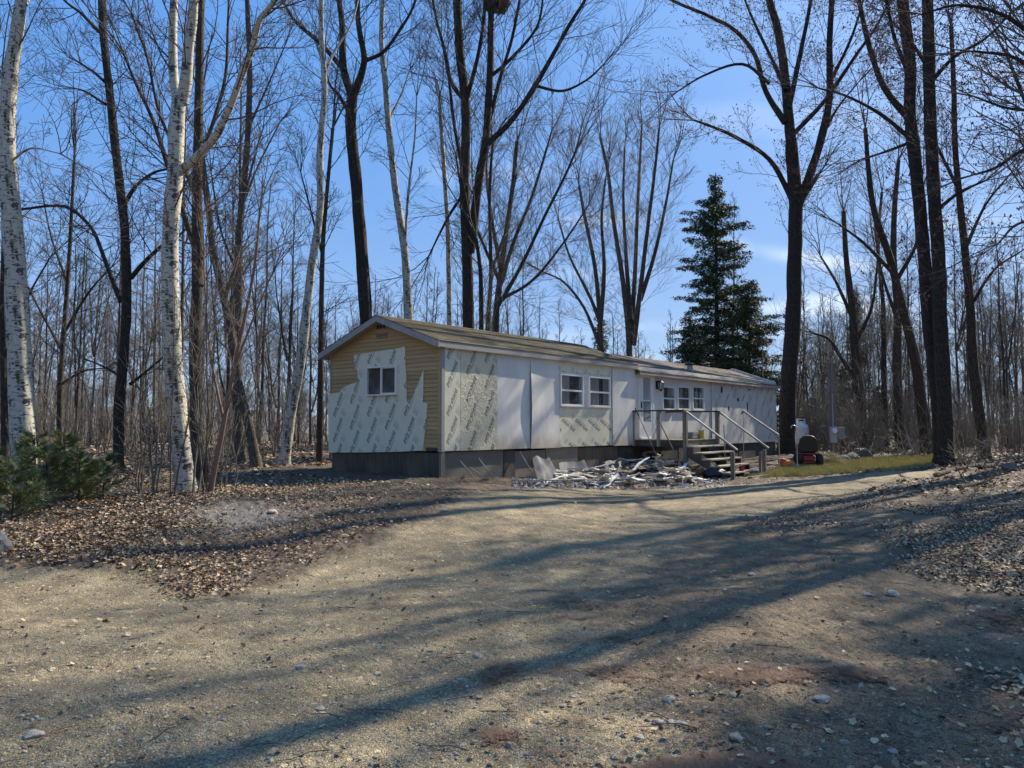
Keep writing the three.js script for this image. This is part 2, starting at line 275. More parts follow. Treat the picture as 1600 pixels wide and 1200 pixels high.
// ---------- mobile home ----------
const HX = -1.476, HD = 16.1, TH = Math.atan2(0.777, 0.63), LEN = 19.3, WID = 3.66, Y0 = 0.1;
const homeM = new THREE.Matrix4().makeRotationY(TH).setPosition(HX, Y0, -HD), homeI = homeM.clone().invert();
function local(px, py, axis, value) { // where the sight line meets a plane of the home's own axes
  const o = camera.position.clone().applyMatrix4(homeI), q = at(px, py, 10).applyMatrix4(homeI).sub(o), k = 'xyz'[axis], t = (value - o[k]) / q[k]; return q.multiplyScalar(t).add(o);
}
const F = (px, py, z = 0.03) => { const q = local(px, py, 2, z); return [q.x, q.y]; };     // front wall: along, up
const G = (px, py, x = -0.03) => { const q = local(px, py, 0, x); return [q.z, q.y]; };    // gable wall: across, up
const inHome = (name, label, cat, group) => { const t = thing(name, label, cat, group); t.applyMatrix4(homeM); return t; };
const home = inHome('mobile_home', 'long single storey mobile home with patchwork of foam board, white panels and tan siding', 'mobile home');
const yB = 1.06 - Y0, yE = 3.36 - Y0, SPLIT = 8.0, slope = 0.36, ridgeY = yE + WID / 2 * slope + 0.05;
// printed foam board
const foamCanvas = (seed, fade = 1) => {
  const cv = document.createElement('canvas'), W = 1024, Hc = 504, c = cv.getContext('2d'), r = rng(seed); cv.width = W; cv.height = Hc;
  c.fillStyle = fade < 1 ? '#d2d0c4' : '#eae2c6'; c.fillRect(0, 0, W, Hc);
  for (let i = 0; i < 260; i++) { c.fillStyle = `rgba(${r() > 0.5 ? '255,250,225' : '150,140,100'},${0.04 * r()})`; c.beginPath(); c.ellipse(r() * W, r() * Hc, 20 + 90 * r(), 8 + 40 * r(), r() * 3, 0, 7); c.fill(); }
  for (let col = 0; col < 2; col++) for (let k = -2; k <= 2; k++) for (const dx of [-W, 0, W]) {
    c.save(); c.translate(W * (0.24 + col * 0.5) + dx, Hc * (0.62 + col * 0.5 + k)); c.rotate(-1.06);
    c.transform(1, 0, -0.2, 1, 0, 0); c.fillStyle = `rgba(26,46,56,${0.95 * fade})`; c.font = 'bold 112px sans-serif'; c.textAlign = 'center'; c.fillText('poly shield', -20, 40, 520);
    c.fillRect(-250, 64, 430, 6); c.fillRect(-90, 78, 200, 4);
    c.fillStyle = `rgba(105,112,108,${0.4 * fade})`; for (let q = 0; q < 9; q++) c.fillRect(290 + 10 * (q % 3), -70 + q * 15, 70 + 30 * ((q * 7) % 3), 9);
    c.restore();
  }
  const t = new THREE.CanvasTexture(cv); t.colorSpace = THREE.SRGBColorSpace; t.wrapS = t.wrapT = THREE.RepeatWrapping; return t;
};
const foamA = foamCanvas(3), foilBump = tex(512, (u, v) => { const g = 0.5 * tfbm(u, v, 22, 61, 4) + 0.5 * Math.pow(1 - Math.abs(2 * tn(u, v, 16, 8) - 1), 2) * tn(u, v, 64, 9); return [g, g, g]; }, { srgb: false });
const foamMat = (a, b, rot = 0, extra = {}) => { const t = foamA.clone(); t.repeat.set(a, b); t.rotation = rot; t.needsUpdate = true; return std([0.95, 0.925, 0.9], 0.5, { map: t, ...extra }); };
const bmp = withRep(foilBump, 1.4, 1.4);
const M_foam = foamMat(1 / 1.22, 1 / 0.6, 0, { bumpMap: bmp, bumpScale: 0.002 }), M_foil = foamMat(1 / 1.22, 1 / 0.6, 0, { metalness: 0.45, roughness: 0.36, bumpMap: bmp, bumpScale: 0.012 });
const M_foamSide = foamMat(1 / 1.22, 1 / 0.6, Math.PI / 2, { metalness: 0.1, bumpMap: bmp, bumpScale: 0.004 });
M_foamSide.map.repeat.set(1 / 1.22, 1 / 0.6);
function sheetShape(list) { const s = new THREE.Shape(); list.forEach(([a, b], i) => (i ? s.lineTo(a, b) : s.moveTo(a, b))); return s; }
const plate = (list, depth, holes = []) => { const s = sheetShape(list); for (const h of holes) s.holes.push(sheetShape(h)); return new THREE.ExtrudeGeometry(s, { depth, bevelEnabled: false }); };
const onGable = (geo, x = 0) => geo.rotateY(-Math.PI / 2).translate(x, 0, 0);
const rect = (a0, a1, b0, b1) => [[a0, b0], [a1, b0], [a1, b1], [a0, b1]];
// structural walls
put('wall', box(0.02, SPLIT, yB, yE, -WID + 0.02, 0), M.white, home); put('wall', box(SPLIT, LEN, yB, yE - 0.02, -WID + 0.02, -0.03), M.white, home);
{ const g = plate([[-WID, yB], [0, yB], [0, yE], [-WID / 2, ridgeY - 0.06], [-WID, yE]], 0.03); put('wall', onGable(g, 0.02), M.siding, home); const b = plate([[-WID, yB], [0, yB], [0, yE], [-WID / 2, ridgeY - 0.06], [-WID, yE]], 0.03); put('wall', onGable(b, LEN + 0.03), M.white, home); }
// clapboards of the gable
{
  const e = 0.0905; let k = 0;
  for (let y = yB; y < ridgeY - 0.12; y += e, k++) {
    const half = (yy) => Math.max(0.05, Math.min(WID / 2, (ridgeY - 0.07 - yy) / slope)), y1 = Math.min(y + e + 0.006, ridgeY - 0.08), h0 = half(y), h1 = half(y1), c = -WID / 2, g = new GB();
    const P = (x, yy, h, s) => V(x, yy, c + s * h), q = [[-0.03, y, h0], [-0.009, y1, h1]];
    const a = P(...q[0], -1), b = P(...q[0], 1), cc = P(...q[1], 1), d = P(...q[1], -1), a2 = P(-0.008, y, h0, -1), b2 = P(-0.008, y, h0, 1);
    g.tri(a, b, cc); g.tri(a, cc, d); g.tri(a2, b2, b); g.tri(a2, b, a);
    g.tri(a2, a, d); g.tri(b2, cc, b); put('clapboard', g.geo(), M.siding, home);
  }
}
// corner trims
put('corner_trim', box(-0.03, 0.06, yB - 0.01, yE - 0.01, 0.002, 0.035), M.trim, home); put('corner_trim', box(-0.036, -0.002, yB - 0.01, yE - 0.03, -0.07, 0.001), M.siding, home); put('corner_trim', box(-0.04, 0.05, yB, yE - 0.03, -WID - 0.03, -WID + 0.001), M.trim, home);
// torn foam boards on the gable
{
  const A = [[514, 707], [513, 617], [518, 615], [530, 613.5], [537, 605], [550, 599.5], [559.3, 597], [559.3, 707]], B = [[559.3, 707], [559.3, 580], [555, 575], [553.4, 555], [559.5, 553.7], [571, 552], [621, 544.4], [621, 706]], C = [[621, 706], [621, 544.4], [633, 541.3], [636.3, 628.8], [645, 617.5], [655, 597.5], [662, 577.5], [661.3, 628.8], [668, 630], [666.2, 655], [663.7, 677.5], [661.3, 704]];
  for (const [i, L] of [A, B, C].entries()) put('foam_board', onGable(plate(L.map(([x, y]) => G(x, y, -0.035)), 0.022), -0.023 - 0.001 * i), M_foam, home);
  put('trim_board', box(-0.03, -0.022, yB + 0.0, yB + 0.07, -0.42, -0.075), M.woodDark, home);
}
// windows: a group with backing, curtain, frame bars, sash rails and panes
function windowUnit(a0, a1, b0, b1, z, { across = 0, down = 0, curtain = null, gable = false, label, t = 0.032 }) {
  const w = new THREE.Group(); w.name = 'window'; home.add(w); if (label) w.userData.label = label;
  const add = (name, geo, mat) => { if (gable) geo.rotateY(-Math.PI / 2); return put(name, geo, mat, w); };
  add('backing', box(a0 + 0.005, a1 - 0.005, b0 + 0.005, b1 - 0.005, z, z + 0.004), M.dark);
  const fr = [box(a0 - t, a1 + t, b1, b1 + t, z, z + 0.06), box(a0 - t, a1 + t, b0 - t, b0, z, z + 0.065), box(a0 - t, a0, b0, b1, z, z + 0.058), box(a1, a1 + t, b0, b1, z, z + 0.058)];
  add('frame', mergeGeometries(fr), M.vinyl);
  const am = (a0 + a1) / 2, bm = (b0 + b1) / 2, s = 0.022;
  if (down) { add('sash', mergeGeometries([box(a0, a1, bm - s, bm + s, z + 0.01, z + 0.05), box(a0, a0 + 0.025, b0, bm - s, z + 0.01, z + 0.048), box(a1 - 0.025, a1, b0, bm - s, z + 0.01, z + 0.048), box(a0 + 0.025, a1 - 0.025, b0, b0 + 0.03, z + 0.01, z + 0.049)]), M.vinyl); add('pane', box(a0 + 0.003, a1 - 0.003, bm + s, b1, z + 0.03, z + 0.034), M.glass); add('pane', box(a0 + 0.025, a1 - 0.025, b0 + 0.03, bm - s, z + 0.036, z + 0.04), M.glass); }
  else { add('sash', mergeGeometries([box(am - s, am + s, b0, b1, z + 0.01, z + 0.05), box(am + s, a1, b0, b0 + 0.025, z + 0.01, z + 0.048), box(am + s, a1, b1 - 0.025, b1, z + 0.01, z + 0.048), box(a1 - 0.025, a1, b0 + 0.025, b1 - 0.025, z + 0.01, z + 0.049)]), M.vinyl); add('pane', box(a0, am - s, b0, b1, z + 0.03, z + 0.034), M.glass); add('pane', box(am + s, a1 - 0.025, b0 + 0.025, b1 - 0.025, z + 0.036, z + 0.04), M.glass); }
  if (curtain) for (const [c0, c1] of curtain) {
    const n = 24, p = [], idx = []; for (let i = 0; i <= n; i++) for (const y of [b0 + 0.01, b1 - 0.01]) p.push(lerp(lerp(a0, a1, c0), lerp(a0, a1, c1), i / n), y, z + 0.014 + 0.006 * Math.sin(i * 1.5) + 0.003 * Math.sin(i * 3.7));
    for (let i = 0; i < n; i++) idx.push(2 * i, 2 * i + 2, 2 * i + 1, 2 * i + 1, 2 * i + 2, 2 * i + 3);
    const g = new THREE.BufferGeometry(); g.setAttribute('position', new THREE.Float32BufferAttribute(p, 3)); g.setIndex(idx); g.computeVertexNormals(); const m = add('curtain', g, M.curtain); m.material = M.curtainTwo ??= std([0.22, 0.2, 0.17], 0.9, { side: THREE.DoubleSide });
  }
  return w;
}
{
  const [a0, b1] = G(575.5, 576, -0.06), [a1, b0] = G(619.5, 615, -0.06);
  windowUnit(a0, a1, b0, b1, 0.047, { gable: true, label: 'sliding window in the gable end' });
}
// front wall boards (a = along the wall)
const lip = 0.024;
put('foam_board', plate(rect(0.062, 0.545, yB + 0.01, yE - 0.02), lip), M_foam, home); put('foam_board', plate(rect(0.553, 1.785, yB - 0.0, yE - 0.02), lip), M_foil, home);
// white panels: the free lower corner bulges off the wall
function bulge(a0, a1, b0, b1, fn, z) {
  const g = new THREE.BoxGeometry(a1 - a0, b1 - b0, 0.012, 18, 26, 1); g.translate((a0 + a1) / 2, (b0 + b1) / 2, z); const P = g.attributes.position;
  for (let i = 0; i < P.count; i++) P.setZ(i, P.getZ(i) + fn((P.getX(i) - a0) / (a1 - a0), (P.getY(i) - b0) / (b1 - b0))); g.computeVertexNormals(); return toCreasedNormals(g, 0.6);
}
put('white_panel', bulge(1.795, 3.005, yB, yE - 0.02, (u, v) => 0.014 * Math.sin(v * 5 + u * 2) * u * (1 - v) + 0.004, 0.008), M.whitePanel, home);
put('white_panel', bulge(3.012, 4.2, yB - 0.01, yE - 0.02, (u, v) => 0.05 * Math.pow(1 - u, 1.6) * Math.pow(Math.max(0, Math.sin((1 - v) * 2.9)), 1.5) + 0.018 * (1 - v) + 0.006, 0.01), M.whitePanel, home);
put('white_panel', bulge(6.72, 7.95, yB - 0.02, yE - 0.02, (u, v) => 0.012 * (1 - v) + 0.01 * Math.sin(u * 3) * (1 - v), 0.035), M.whitePanel, home);
{
  const [wA0, wT] = F(875.5, 586), [wA1, wB] = F(909, 634), wC0 = F(920, 600)[0], wC1 = F(951, 600)[0];
  const mk = (a0, a1, b0, b1) => put('foam_board', new THREE.ExtrudeGeometry(sheetShape(rect(a0, a1, b0, b1)), { depth: lip, bevelEnabled: false }), M_foamSide, home);
  mk(4.21, 6.712, wT + 0.1, yE - 0.02); mk(4.22, 6.74, yB - 0.0, wB - 0.08);
  put('trim_board', box(4.2, 6.71, wB - 0.078, wT + 0.098, 0.001, 0.014), M.white, home);
  windowUnit(wA0, wA1, wB, wT, 0.015, { down: 1, curtain: [[0.0, 0.42], [0.88, 1]], label: 'double hung window with a pale curtain on its left' });
  windowUnit(wC0, wC1, wB, wT, 0.015, { down: 1, curtain: [[0, 0.5], [0.7, 1]], label: 'double hung window nearest the end of the printed board' });
}
// far section
const wearTex = (() => {
  const cv = document.createElement('canvas'), c = cv.getContext('2d'), r = rng(77); cv.width = 1024; cv.height = 512; c.fillStyle = '#d8d6d0'; c.fillRect(0, 0, 1024, 512);
  for (let i = 0; i < 300; i++) { c.fillStyle = `rgba(${r() > 0.6 ? '120,112,96' : '240,240,238'},${0.05 * r()})`; c.beginPath(); c.ellipse(r() * 1024, r() * 512, 10 + 60 * r(), 20 + 70 * r(), 0, 0, 7); c.fill(); }
  for (let k = 0; k < 9; k++) for (let q = 0; q < 5; q++) { c.save(); c.translate(50 + k * 118 + 14 * r() + (q % 2) * 40, 50 + q * 104 + 30 * r()); c.rotate(-1.06 + 0.06 * r()); c.fillStyle = `rgba(52,52,50,${0.35 + 0.4 * r()})`; c.fillRect(-40, 0, 60 + 50 * r(), 4 + 3 * r()); if (r() > 0.45) c.fillRect(-20, 9, 30 + 50 * r(), 3); if (r() > 0.5) { c.fillStyle = `rgba(60,60,56,${0.3 * r() + 0.1})`; c.font = 'bold 38px sans-serif'; c.fillText('shield'.slice(Math.floor(r() * 3)), -20, -6); } c.restore(); }
  for (const [x, y, w, h] of [[140, 110, 16, 34], [235, 260, 14, 22], [380, 180, 18, 20], [520, 230, 12, 40], [560, 90, 18, 8]]) { c.fillStyle = 'rgba(28,27,25,.92)'; c.beginPath(); for (let k = 0; k < 12; k++) c.lineTo(x + Math.cos(k / 2) * w * (0.6 + 0.6 * r()), y + Math.sin(k / 2) * h * (0.6 + 0.6 * r())); c.fill(); }
  for (let i = 0; i < 90; i++) { c.fillStyle = `rgba(110,92,60,${0.09 * r()})`; c.fillRect(r() * 1024, 420 + 90 * r(), 4 + 20 * r(), 90); }
  const t = new THREE.CanvasTexture(cv); t.colorSpace = THREE.SRGBColorSpace; t.wrapS = t.wrapT = THREE.RepeatWrapping; t.repeat.set(1 / 6.1, 1 / 2.3); t.offset.set(-13.2 / 6.1, -yB / 2.3); return t;
})();
const M_wear = std([0.95, 0.91, 0.86], 0.7, { map: wearTex });
put('foam_board', plate(rect(13.2, 15.62, yB - 0.1, yE - 0.04), 0.022), M_wear, home).userData.label = 'weathered white board with black torn spots'; put('foam_board', plate(rect(15.63, 18.05, yB - 0.1, yE - 0.04), 0.022), M_wear, home); put('foam_board', plate(rect(18.06, LEN, yB - 0.1, yE - 0.04), 0.022), M_wear, home);
put('white_panel', box(SPLIT + 0.002, 13.19, yB - 0.04, yE - 0.03, -0.028, -0.01), M.whitePanel, home);
{
  const dr = new THREE.Group(); dr.name = 'door'; home.add(dr);
  const [a0, t1] = F(1000.5, 583), [a1, d0] = F(1021, 684), gx0 = a0 + 0.17, gx1 = a1 - 0.12, gb = d0 + 0.48, gt = t1 - 0.12, gm = lerp(gb, gt, 0.48);
  put('frame', mergeGeometries([box(a0 - 0.07, a0, d0, t1 + 0.07, -0.009, 0.03), box(a1, a1 + 0.07, d0, t1 + 0.07, -0.009, 0.03), box(a0, a1, t1, t1 + 0.07, -0.009, 0.029), box(a0, a1, d0 - 0.03, d0, -0.009, 0.05)]), M.vinyl, dr);
  put('door_leaf', mergeGeometries([box(a0, gx0, d0, t1, -0.009, 0.022), box(gx1, a1, d0, t1, -0.009, 0.022), box(gx0, gx1, gt, t1, -0.009, 0.022), box(gx0, gx1, d0, gb, -0.009, 0.022), box(gx0, gx1, gm - 0.02, gm + 0.02, -0.006, 0.024)]), M.vinyl, dr);
  put('backing', box(gx0 - 0.001, gx1 + 0.001, gb, gt, -0.008, -0.003), std([0.2, 0.2, 0.2], 0.8), dr);
  put('blind', box(gx0, gx1, gm + 0.02, gt, -0.002, 0.001), std([0.34, 0.33, 0.32], 0.8), dr);
  put('pane', box(gx0, gx1, gm + 0.02, gt, 0.01, 0.013), M.glass, dr); put('pane', box(gx0, gx1, gb, gm - 0.02, 0.01, 0.013), M.glass, dr);
  put('handle', rbox(a0 + 0.03, a0 + 0.06, lerp(d0, t1, 0.46), lerp(d0, t1, 0.56), 0.022, 0.06, 0.008), M.black, dr);
}
{ // wall lantern beside the door
  const q = F(1031, 602, 0.1), l = new THREE.Group(); l.name = 'wall_lantern'; l.position.set(q[0], q[1], -0.01); home.add(l);
  put('bracket', mergeGeometries([box(-0.05, 0.05, -0.12, 0.14, 0, 0.025), box(-0.015, 0.015, 0.1, 0.13, 0.025, 0.13)]), M.black, l);
  put('lantern_cap', new THREE.ConeGeometry(0.12, 0.09, 6).translate(0, 0.12, 0.14), M.black, l);
  const cage = []; for (let k = 0; k < 6; k++) { const a = k * Math.PI / 3; cage.push(rod(V(Math.cos(a) * 0.095, 0.08, 0.14 + Math.sin(a) * 0.095), V(Math.cos(a) * 0.06, -0.14, 0.14 + Math.sin(a) * 0.06), 0.009, 5)); }
  put('cage', mergeGeometries([...cage, new THREE.CylinderGeometry(0.065, 0.03, 0.05, 6).translate(0, -0.155, 0.14)]), M.black, l);
  put('lamp_glass', new THREE.CylinderGeometry(0.085, 0.055, 0.2, 6).translate(0, -0.03, 0.14), std([0.5, 0.5, 0.46], 0.2), l);
}
for (const [x0, x1, lab] of [[1036, 1054, 'left window of the three beside the door'], [1060, 1077, 'middle window of the three beside the door'], [1083, 1099, 'right window of the three beside the door']]) { const a0 = F(x0, 620)[0], a1 = F(x1, 620)[0], b1 = F(x0, 605)[1], b0 = F(x0, 639.5)[1]; windowUnit(a0, a1, b0, b1, -0.009, { down: 1, t: 0.04, label: lab }); }
// roof: courses of shingle on both sections, ridge caps, fascia, soffit, rakes
{
  const M_moss = std([0.15, 0.112, 0.048], 0.95, { map: withRep(shingleTex, 0.5, 1), bumpMap: shingleTex, bumpScale: 0.006 }), M_tan = std([0.25, 0.2, 0.15], 0.95, { map: withRep(shingleTex, 0.5, 1), bumpMap: shingleTex, bumpScale: 0.006 }), M_mossDark = std([0.095, 0.073, 0.034], 0.95, { map: withRep(shingleTex, 0.5, 1), bumpMap: shingleTex, bumpScale: 0.006 }), r = rng(5);
  const section = (s0, s1, over, drop, mats, side) => {
    const half = WID / 2 + over, n = 14, c = -WID / 2, eps = drop;
    for (let k = 0; k < n; k++) {
      const t0 = k / n, t1 = (k + 1) / n, N = Math.max(6, Math.round((s1 - s0) / 0.6)), g = new GB();
      const pt = (s, t, lift) => V(s, ridgeY - eps - half * t * slope + lift, c + side * half * t);
      for (let i = 0; i < N; i++) {
        const a = lerp(s0, s1, i / N), b = lerp(s0, s1, (i + 1) / N), l0 = 0.016 + 0.008 * noise(i * 0.8, k * 3.1, side), l1 = 0.016 + 0.008 * noise((i + 1) * 0.8, k * 3.1, side);
        const A = pt(a, t0, 0.006), B = pt(b, t0, 0.006), C = pt(b, t1, l1), D = pt(a, t1, l0), E = pt(b, t1, -0.002), F2 = pt(a, t1, -0.002);
        if (side > 0) { g.tri(A, D, C); g.tri(A, C, B); g.tri(D, F2, E); g.tri(D, E, C); } else { g.tri(A, C, D); g.tri(A, B, C); g.tri(D, E, F2); g.tri(D, C, E); }
      }
      const q = g.geo(), P = q.attributes.position, U = q.attributes.uv; for (let i = 0; i < P.count; i++) U.setXY(i, P.getX(i), (P.getZ(i) + P.getY(i)) * 1.6);
      put('shingle_course', q, mats[Math.floor(r() * mats.length)], home);
    }
  };
  section(-0.24, SPLIT, 0.13, 0, [M_moss, M_mossDark, M_moss], 1); section(-0.24, SPLIT, 0.25, 0, [M_moss, M_mossDark], -1);
  section(SPLIT, LEN + 0.15, 0.2, 0.16, [M_tan, M_tan, M_tan], 1); section(SPLIT, LEN + 0.15, 0.2, 0.16, [M_tan], -1);
  const eaveY = (over, drop) => ridgeY - drop - (WID / 2 + over) * slope;
  const e1 = eaveY(0.13, 0), e2 = eaveY(0.2, 0.16), e3 = eaveY(0.25, 0);
  put('fascia', box(-0.23, SPLIT, e1 - 0.13, e1 - 0.004, 0.1, 0.122), M.trim, home); put('fascia', box(SPLIT + 0.002, LEN + 0.14, e2 - 0.1, e2 - 0.004, 0.17, 0.19), M.trim, home);
  put('soffit', box(-0.0, SPLIT - 0.002, e1 - 0.11, e1 - 0.09, -0.02, 0.099), M.trim, home); put('soffit', box(SPLIT + 0.003, LEN + 0.1, e2 - 0.09, e2 - 0.07, -0.05, 0.169), M.trim, home);
  put('roof_end', box(SPLIT - 0.0015, SPLIT + 0.02, e1 - 0.13, e1 + 0.02, -0.3, 0.12), M.trim, home);
  for (const sd of [1, -1]) { // rakes of the gable: board and sloping soffit
    const over = sd > 0 ? 0.13 : 0.25, half = WID / 2 + over, c = -WID / 2, top = (t) => ridgeY - half * t * slope - 0.004;
    const rake = [[c, top(0)], [c + sd * half, top(1)], [c + sd * half, top(1) - 0.14], [c, top(0) - 0.14]];
    put('rake_board', onGable(plate(sd > 0 ? rake.reverse() : rake, 0.025), -0.21), M.trim, home);
    const soff = [[c, top(0) - 0.10], [c + sd * half, top(1) - 0.10], [c + sd * half, top(1) - 0.115], [c, top(0) - 0.115]];
    put('soffit', onGable(plate(sd > 0 ? soff.reverse() : soff, 0.185), -0.024), M.trim, home);
  }
  put('fascia', box(-0.23, SPLIT, e3 - 0.13, e3 - 0.004, -WID - 0.24, -WID - 0.22), M.trim, home);
  const cap = []; for (let s = -0.24; s < LEN; s += 0.31) { const dy = s > SPLIT ? -0.16 : 0; for (const sd of [1, -1]) cap.push(new THREE.BoxGeometry(0.32, 0.01, 0.15).rotateX(sd * Math.atan(slope)).translate(s + 0.16, ridgeY + dy + 0.005 - 0.07 * slope + 0.004, -WID / 2 + sd * 0.07)); }
  tag(put('ridge_cap', mergeGeometries(cap), M_moss, home), null, null, null, 'stuff');
  // gable vent and small dark maker's plate
  const [va, vb] = G(596, 511, -0.03); const vent = put('gable_vent', onGable(plate(rect(va - 0.17, va + 0.17, vb - 0.055, vb + 0.055), 0.02), -0.022), M.siding, home);
  for (const k of [-1, 0, 1]) put('vent_hole', onGable(plate(rect(va + k * 0.105 - 0.045, va + k * 0.105 + 0.045, vb - 0.04, vb + 0.04), 0.004), -0.0425), M.black, vent);
  const cv = document.createElement('canvas'), c = cv.getContext('2d'); cv.width = 256; cv.height = 96; c.fillStyle = '#93805c'; c.fillRect(0, 0, 256, 96); c.fillStyle = '#3a2c25'; c.font = 'italic bold 56px serif'; c.textAlign = 'center'; c.fillText('Parkmont', 128, 64, 240);
  const t = new THREE.CanvasTexture(cv); t.colorSpace = THREE.SRGBColorSpace; const [na, nb] = G(596.5, 524, -0.03), pg = new THREE.BoxGeometry(0.36, 0.13, 0.012);
  const nm = put('name_plate', pg, std([0.9, 0.9, 0.9], 0.6, { map: t }), home); nm.rotation.y = -Math.PI / 2; nm.position.set(-0.03, nb, na);
  const [ra, rb] = (() => { const q = local(1078, 571, 2, -0.75); return [q.x, q.y]; })(); const ry = ridgeY - 0.16 - (WID / 2 - 0.75) * slope;
  const rv = new THREE.Group(); rv.name = 'roof_vent'; rv.position.set(ra, ry, -0.75); home.add(rv);
  put('pipe', new THREE.CylinderGeometry(0.09, 0.11, 0.26, 14).translate(0, 0.08, 0), M.greyPaint, rv); put('vent_cap', new THREE.LatheGeometry([[0, 0.29], [0.1, 0.28], [0.19, 0.22], [0.2, 0.19], [0.0, 0.19]].map(([x, y]) => new THREE.Vector2(x, y)), 18), M.black, rv);
}
// skirting
{
  const gy = 0.02, yT = yB - 0.02; let s = 0.1;
  const xs = [[-3.62, -2.07], [-2.06, -0.05]]; xs.forEach(([a, b], i) => put('skirting_panel', onGable(plate(rect(a, b, 0.2, yT - 0.015 * i), 0.02), 0.02 + 0.004 * i), M.ply, home));
  put('skirting_opening', box(0.005, 0.014, 0.3, 0.66, -0.75, -0.1), M.black, home);
  put('corner_post', box(-0.03, 0.09, gy, yT, -0.04, 0.02), M.plyGrey, home);
  for (const [i, w] of [2.0, 0.42, 1.2, 1.4, 2.0, 1.3, 2.4, 2.4, 2.4, 2.4, 2.4].entries()) { if (s > LEN - 0.3) break; put('skirting_panel', box(s, Math.min(LEN, s + w - 0.015), gy - 0.1, yT - 0.02 * (i % 3), -0.07 + 0.012 * (i % 2), -0.05 + 0.012 * (i % 2)), i % 3 === 1 ? M.ply : i > 3 ? M.woodDark : M.plyGrey, home); s += w; }
  put('sill', box(0.1, LEN, yT, yB - 0.002, -0.1, -0.01), M.woodDark, home); put('skirting_panel', box(0.1, LEN, gy - 0.1, yT, -WID, -WID + 0.02), M.ply, home); put('skirting_panel', onGable(plate(rect(-WID, -0.07, gy, yT), 0.02), LEN), M.ply, home);
}

// ---------- porch with steps ----------
{
  const p = inHome('wooden_porch', 'weathered wooden porch with railings and open steps at the white door', 'porch');
  const S0 = 7.82, S1 = 9.98, Z1 = 1.62, yD = 1.21 - Y0, rl = yD + 0.82;
  for (let i = 0; i < 11; i++) put('deck_board', rbox(S0 - 0.02, S1 + 0.02, yD - 0.03, yD, 0.03 + i * 0.146, 0.03 + i * 0.146 + 0.139), M.wood, p);
  put('joist', rbox(S0, S0 + 0.04, yD - 0.2, yD - 0.032, 0.0, Z1), M.woodDark, p); put('joist', rbox(S1 - 0.04, S1, yD - 0.2, yD - 0.032, 0, Z1), M.woodDark, p); put('joist', rbox(S0 + 0.042, S1 - 0.042, yD - 0.19, yD - 0.032, Z1 - 0.05, Z1 - 0.01), M.wood, p);
  for (const [s, z, top] of [[S0 + 0.03, 0.06, rl], [S0 + 0.03, 0.86, rl], [S0 + 0.03, Z1 - 0.04, rl], [S1 - 0.03, Z1 - 0.04, rl]]) put('post', rbox(s - 0.055, s + 0.055, z > 1 ? 0.02 : yD - 0.2, top - 0.03, z - 0.055 + (z > 1 ? 0.085 : 0), z + 0.055 + (z > 1 ? 0.085 : 0), 0.01), z > 1 ? M.wood : M.woodPale, p);
  put('rail', rbox(S0 - 0.03, S0 + 0.1, rl - 0.03, rl + 0.012, 0.0, Z1 + 0.12), M.woodDark, p); put('rail', rbox(S1 - 0.1, S1 + 0.03, rl - 0.03, rl + 0.012, 0.0, Z1 + 0.12), M.woodDark, p);
  const n = 6, rise = 0.172, run = 0.25;
  for (let k = 1; k <= n; k++) { put('tread', rbox(S0 + 0.03 + 0.01 * (k % 2), S1 - 0.02, yD - rise * k - 0.04, yD - rise * k, Z1 + run * (k - 1) + 0.02, Z1 + run * k + 0.035), M.woodPale, p); }
  for (const s of [S0 + 0.02, (S0 + S1) / 2, S1 - 0.04]) { // saw tooth stringers
    const L = [[Z1, yD - 0.42], [Z1, yD - 0.05]]; for (let k = 1; k <= n; k++) { L.push([Z1 + run * (k - 1) + 0.01, yD - rise * k - 0.043], [Z1 + run * k, yD - rise * k - 0.043]); } L.push([Z1 + run * n, yD - rise * n - 0.2]);
    put('stringer', plate(L, 0.04).rotateY(-Math.PI / 2).translate(s + 0.04, 0, 0), M.woodDark, p);
  }
  const zE = Z1 + run * n, gB = yD - rise * n;
  for (const s of [S0 - 0.03, S1 + 0.03]) { put('post', rbox(s - 0.05, s + 0.05, -0.05, gB + 0.74, zE - 0.13, zE - 0.03, 0.01), M.wood, p); put('handrail', bar(V(s, rl + 0.02, Z1 + 0.02), V(s, gB + 0.78, zE + 0.05), 0.09, 0.045), M.woodPale, p); }
  put('ground_board', rbox(S0 + 0.3, S1 + 0.9, 0.05, 0.16, zE + 0.2, zE + 0.3), M.wood, p);
  // privacy post and lattice at the right foot
  put('post', rbox(S1 + 0.16, S1 + 0.42, -0.05, gB + 0.66, zE - 0.3, zE - 0.24), M.wood, p);
}
{ // separate rail further along the wall
  const r = inHome('metal_handrail', 'pale sloping handrail on thin posts past the porch steps', 'handrail');
  const a = local(1161, 642, 2, 1.5), b = local(1217, 680, 2, 2.9); put('rail', bar(a, b, 0.06, 0.05), M.woodPale, r);
  put('post', rod(V(a.x, 0.05, a.z), V(a.x, a.y, a.z), 0.012), M.metal, r); put('post', rod(V(b.x, 0.05, b.z), V(b.x, b.y, b.z), 0.012), M.metal, r); put('hook', bar(a.clone().add(V(-0.12, -0.1, 0)), a, 0.03, 0.04), M.woodDark, r);
}
const homePt = (s, y, z) => V(s, y, z).applyMatrix4(homeM);
